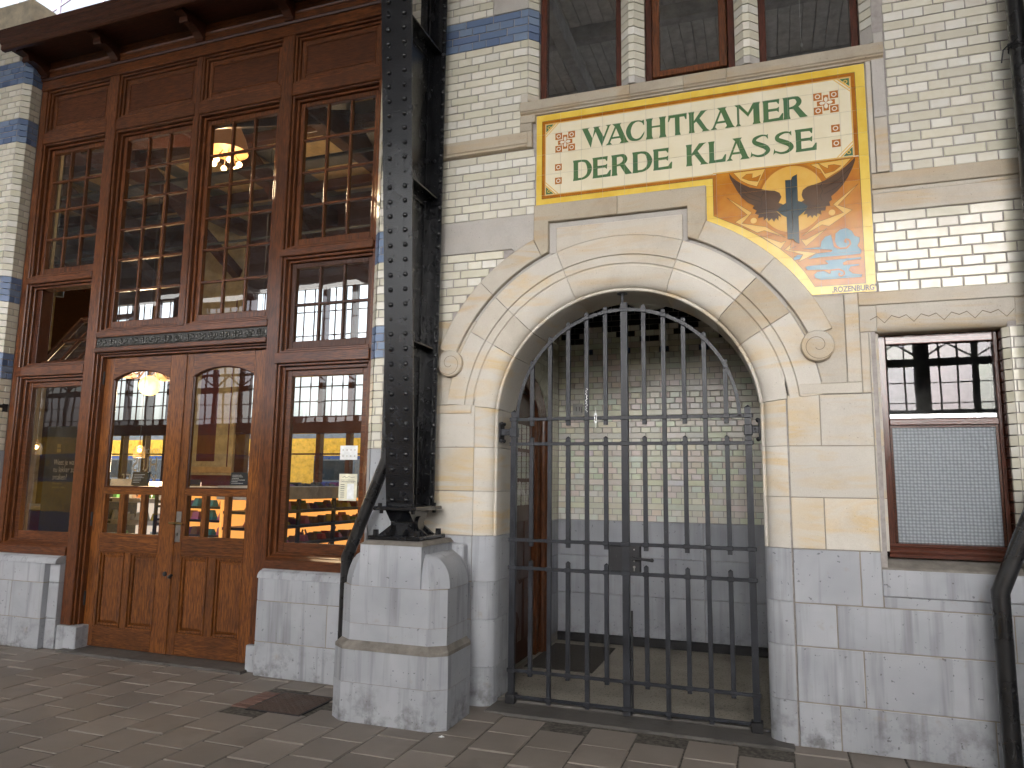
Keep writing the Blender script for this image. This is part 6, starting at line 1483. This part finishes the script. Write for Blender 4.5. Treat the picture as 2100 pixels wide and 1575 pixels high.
    for y, x, z in ((2.2,-5.86,2.38),(2.3,-4.73,5.05),(2.35,-5.78,1.62)):
        l = bpy.data.lights.new('room_lamp', 'POINT'); l.energy = 15; l.color = (1,.74,.45); l.shadow_soft_size = .15
        o = bpy.data.objects.new('room_lamp', l); COL.objects.link(o); o.location = (x, y-.3, z)
def bell(name, c, label):
    B = thing(name, c, label, 'lamp'); x, y, z = c
    MB().lathe([(.24,-.05),(.235,.02),(.20,.14),(.14,.27),(.07,.34),(.0001,.36)], c, 20).build('shade', 'shade_dim', B, 60)
    MB().tube([(x,y,z+.34),(x,y,6.1)], .012, 6).build('stem', 'bronze_arm', B)
    for k in range(6):
        t = 2*PI*k/6+.4; MB().ball((x+.15*math.cos(t), y+.15*math.sin(t), z-.20), .034, 10).build('bulb', 'bulb', B, 60)
        MB().tube([(x+.05*math.cos(t),y+.05*math.sin(t),z-.02),(x+.15*math.cos(t),y+.15*math.sin(t),z-.17)], .006, 6).build('holder', 'bronze_arm', B)
mat_emit('shade_lit', (1,.58,.22), .22); mat_emit('shade_dim', (.45,.20,.07), .05); mat_paint('banner_text', (.62,.66,.74), .5, 60, .05); mat_paint('banner_small', (.26,.21,.12), .6, 60, .05); mat_paint('bronze_arm', (.16,.08,.035), .4, 60, .2); mat_glass('pendant_glass', (1,.80,.52), .06, .5)
shop()

# ------------------------------------------------------------------ the station beyond: trains, roof, glazed screen
def train(y0, x0, x1, label, hid):
    T = thing('passenger_train', ((x0+x1)/2,y0,-.8), label, 'train')
    s = 1 if hid > 0 else -1; ya, yb = min(y0, y0+s*2.8), max(y0, y0+s*2.8)
    for z0, z1, m, n in ((-.6,.55,'train_blue','skirt'),(.5505,1.32,'train_yellow','side_panel'),(1.3205,1.42,'train_blue','stripe'),(1.4205,1.98,'train_grey','window_band'),(1.9805,2.06,'train_blue','stripe'),(2.0605,2.50,'train_yellow','side_panel')):
        MB().box(x0, x1, ya, yb, z0, z1).build(n, m, T)
    MB().ext([(ya,2.5),(yb,2.5),(yb-.25,2.8),((ya+yb)/2,2.9),(ya+.25,2.8)], 'x', x0, x1).build('roof', 'train_grey', T)
    k = x0+1
    while k < x1-1.5:
        f = y0-s*.006
        MB().box(k, k+1.3, min(f,y0-s*.001), max(f,y0-s*.001), 1.46, 1.94, .002).build('window', 'train_window', T); k += 1.75
    k = x0+4
    while k < x1-3:
        f = y0-s*.012
        MB().box(k, k+1.3, min(f,y0-s*.002), max(f,y0-s*.002), .0, 2.3, .003).build('door', 'train_yellow', T); k += 7.3
mat_paint('train_window', (.03,.04,.05), .05, 20, .0)
train(11.0, -44, 8, 'yellow and blue train on the far track seen through the shop', 1)
train(-9.0, -26, 16, 'yellow and blue train behind the viewer reflected in the shop windows', -1)
def hall():
    R = thing('platform_roof', (-2,-3,7.2), 'white boarded platform roof reflected in the upper windows', 'roof')
    xa, xb, ya, yb = -32, 28, -12.5, .30; z = 7.35
    MB().box(xa, xb, ya, yb, z+.03, z+.10).build('deck', 'roof_beam', R)
    k = xa
    while k < xb: MB().box(k+.004, k+.146, ya, yb, z+.0, z+.029, .004).build('roof_board', 'roof_board', R); k += .15
    for y in (-.6,-2.1,-3.6,-5.1,-6.6,-8.1,-9.6,-11.1,-12.4): MB().box(xa, xb, y-.07, y+.07, z-.20, z-.001, .01).build('purlin', 'roof_beam', R)
    for x in [-.965+3.925*q for q in range(-7,8)]: 
        MB().box(x-.08, x+.08, ya, yb, z-.45, z-.205, .01).build('rafter', 'roof_beam', R)
    G_ = thing('glazed_screen', (0,-17,0), 'steel framed glazed station screen behind the viewer, reflected in the windows', 'screen wall')
    y = -17; xa, xb = -30, 24
    MB().box(xa, xb, y-.1, y+.1, 0, 1.3).build('screen_base', 'hall_steel', G_)
    st = MB(); k = xa
    while k < xb: st.box(k-.018, k+.018, y-.03, y+.03, 1.3, 8.2); k += .42
    stuff(st.build('thin_mullions', 'hall_steel', G_))
    k = xa
    while k < xb:
        MB().box(k-.07, k+.07, y-.06, y+.06, 1.3, 8.2).build('post', 'hall_steel', G_); k += 1.26
    k = xa
    while k < xb:
        MB().box(k-.16, k+.16, y-.2, y+.2, 0, 8.4).build('column', 'hall_steel', G_); k += 5.04
    for z in (1.3,2.3,3.1,3.7,4.25,6.4,7.3): MB().box(xa, xb, y-.02, y+.02, z-.014, z+.014).build('glazing_bar', 'hall_steel', G_)
    MB().box(xa, xb, y-.08, y+.08, 4.72, 4.92).build('truss_chord', 'hall_steel', G_); MB().box(xa, xb, y-.06, y+.06, 5.32, 5.40).build('truss_chord', 'hall_steel', G_)
    k = xa
    while k < xb: MB().tube([(k,y,4.92),(k+.63,y,5.32)], .03, 4).tube([(k+.63,y,5.32),(k+1.26,y,4.92)], .03, 4).build('truss_brace', 'hall_steel', G_); k += 1.26
    k = xa
    while k < xb-.1:
        for z0, z1 in ((1.3,4.72),(4.92,8.2)): MB().pane(k+.07, k+1.19, y+.01, z0, z1).build('pane', 'screen_glass', G_)
        k += 1.26
    for z in (8.2,): MB().box(xa, xb, y-.1, y+.1, z, z+.2).build('truss_chord', 'hall_steel', G_)
    # glass roof ribs far behind the building, top left of the picture
    F = thing('glass_roof', (-15,6.5,9), 'lilac steel ribs of the glass roof against the bright sky at top left', 'roof')
    for x0, z0, x1, z1, r in ((-20,13.2,-12.2,9.6,.07),(-17.0,13,-14.6,10.2,.03),(-15.6,13,-13.5,10.4,.03),(-14.0,13.0,-13.9,9.6,.05),(-12.4,12.8,-13.2,10.2,.03),(-19.5,10.4,-11,13.4,.03)):
        MB().tube([(x0,6.5,z0),(x1,6.5,z1)], r, 6).build('rib', 'lilac_steel', F)
hall()

# ------------------------------------------------------------------ a traveller on the platform, seen only in the shop window
def person():
    P = thing('person', (-7.64,-8.05,0), 'person in dark suit and white shirt by the train, reflected in right shop window', 'person')
    ox, oy = -7.64, -8.05
    J_ = [(0,0,.92),(0,0,1.12),(0,0,1.38),(0,.0,1.46),(0,.02,1.53)]
    vs = []; es = []; rad = []
    def add(p, r, to=None):
        vs.append((ox+p[0], oy+p[1], p[2])); rad.append(r)
        if to is not None: es.append((to, len(vs)-1))
        return len(vs)-1
    pe = add((0,0,.92), (.15,.11)); be = add((0,0,1.10), (.14,.10), pe); ch = add((0,0,1.32), (.17,.11), be); nk = add((0,.0,1.44), (.06,.055), ch)
    for s in (-1, 1):
        h = add((s*.09,0,.86), (.085,.09), pe); k = add((s*.10,.01,.48), (.06,.062), h); a = add((s*.10,-.01,.09), (.042,.046), k); add((s*.11,.13,.035), (.04,.03), a)
        sh = add((s*.17,0,1.38), (.06,.06), ch); el = add((s*.23,-.02,1.12), (.045,.047), sh); add((s*.22,.08,.90), (.035,.037), el)
    me = bpy.data.meshes.new('body'); me.from_pydata(vs, es, [])
    o = bpy.data.objects.new('tmp_body', me); COL.objects.link(o); bpy.context.view_layer.objects.active = o
    o.modifiers.new('skin', 'SKIN'); 
    sv = me.skin_vertices[0].data if me.skin_vertices else None
    if sv is None:
        bm = bmesh.new(); bm.from_mesh(me); bm.verts.layers.skin.verify(); bm.to_mesh(me); bm.free(); sv = me.skin_vertices[0].data
    for i, r in enumerate(rad): sv[i].radius = r
    sv[0].use_root = True
    sb = o.modifiers.new('sub', 'SUBSURF'); sb.levels = 2; sb.render_levels = 2
    dg = bpy.context.evaluated_depsgraph_get(); m2 = bpy.data.meshes.new_from_object(o.evaluated_get(dg)); bpy.data.objects.remove(o)
    link('body', m2, 'suit', P, (0,0,0), 60)
    hd = MB().ball((ox,oy+.01,1.59), .098, 16, (.80,.98,1.22)).ball((ox,oy+.105,1.575), .016, 8, (1,1,1.4)).ball((ox-.08,oy,1.58), .022, 8, (.5,1,1.4)).ball((ox+.08,oy,1.58), .022, 8, (.5,1,1.4)).tube([(ox,oy-.005,1.44),(ox,oy,1.53)], .055, 12).build('head', 'skin', P, 60)
    MB().ball((ox,oy-.015,1.625), .102, 16, (.86,1.0,1.05)).build('hair', 'hair', P, 60)
    for s in (-1, 1): MB().ball((ox+s*.034,oy+.098,1.600), .010, 8).build('eye', 'ink', hd)
    MB().tube([(ox+.034+.022*math.cos(t),oy+.108,1.598+.018*math.sin(t)) for t in [q*PI/5 for q in range(11)]], .003, 5).tube([(ox-.034+.022*math.cos(t),oy+.108,1.598+.018*math.sin(t)) for t in [q*PI/5 for q in range(11)]], .003, 5).build('glasses', 'ink', hd)
    MB().box(ox-.03, ox+.03, oy+.100, oy+.108, 1.530, 1.537, .002).build('mouth', 'dark_red', hd)
    MB().prism([(ox-.045,1.43),(ox+.045,1.43),(ox,1.20)], oy+.085, oy+.11).build('shirt', 'white_paint', P)
    for s in (-1, 1):
        hnd = MB().ball((ox+s*.218,oy+.095,.855), .040, 10, (.5,.8,1.1))
        for q in range(4): hnd.tube([(ox+s*.218,oy+.07+.017*q,.83),(ox+s*.214,oy+.075+.017*q,.785),(ox+s*.205,oy+.078+.017*q,.755-.004*abs(q-1.5))], [.009,.008,.007], 6)
        hnd.tube([(ox+s*.21,oy+.125,.86),(ox+s*.205,oy+.145,.83),(ox+s*.20,oy+.148,.80)], [.010,.009,.008], 6); hnd.build('hand', 'skin', P, 60)
person()

sc_ = thing('litter_scrap', (-.52,-.62,0), 'small white scrap of litter on the paving beside the pedestal', 'litter')
MB().add([(-.545,-.625,.001),(-.520,-.632,.004),(-.508,-.612,.002),(-.532,-.605,.006),(-.526,-.618,.012)], [(0,1,4),(1,2,4),(2,3,4),(3,0,4),(3,2,1,0)]).build('scrap', 'paper_white', sc_)
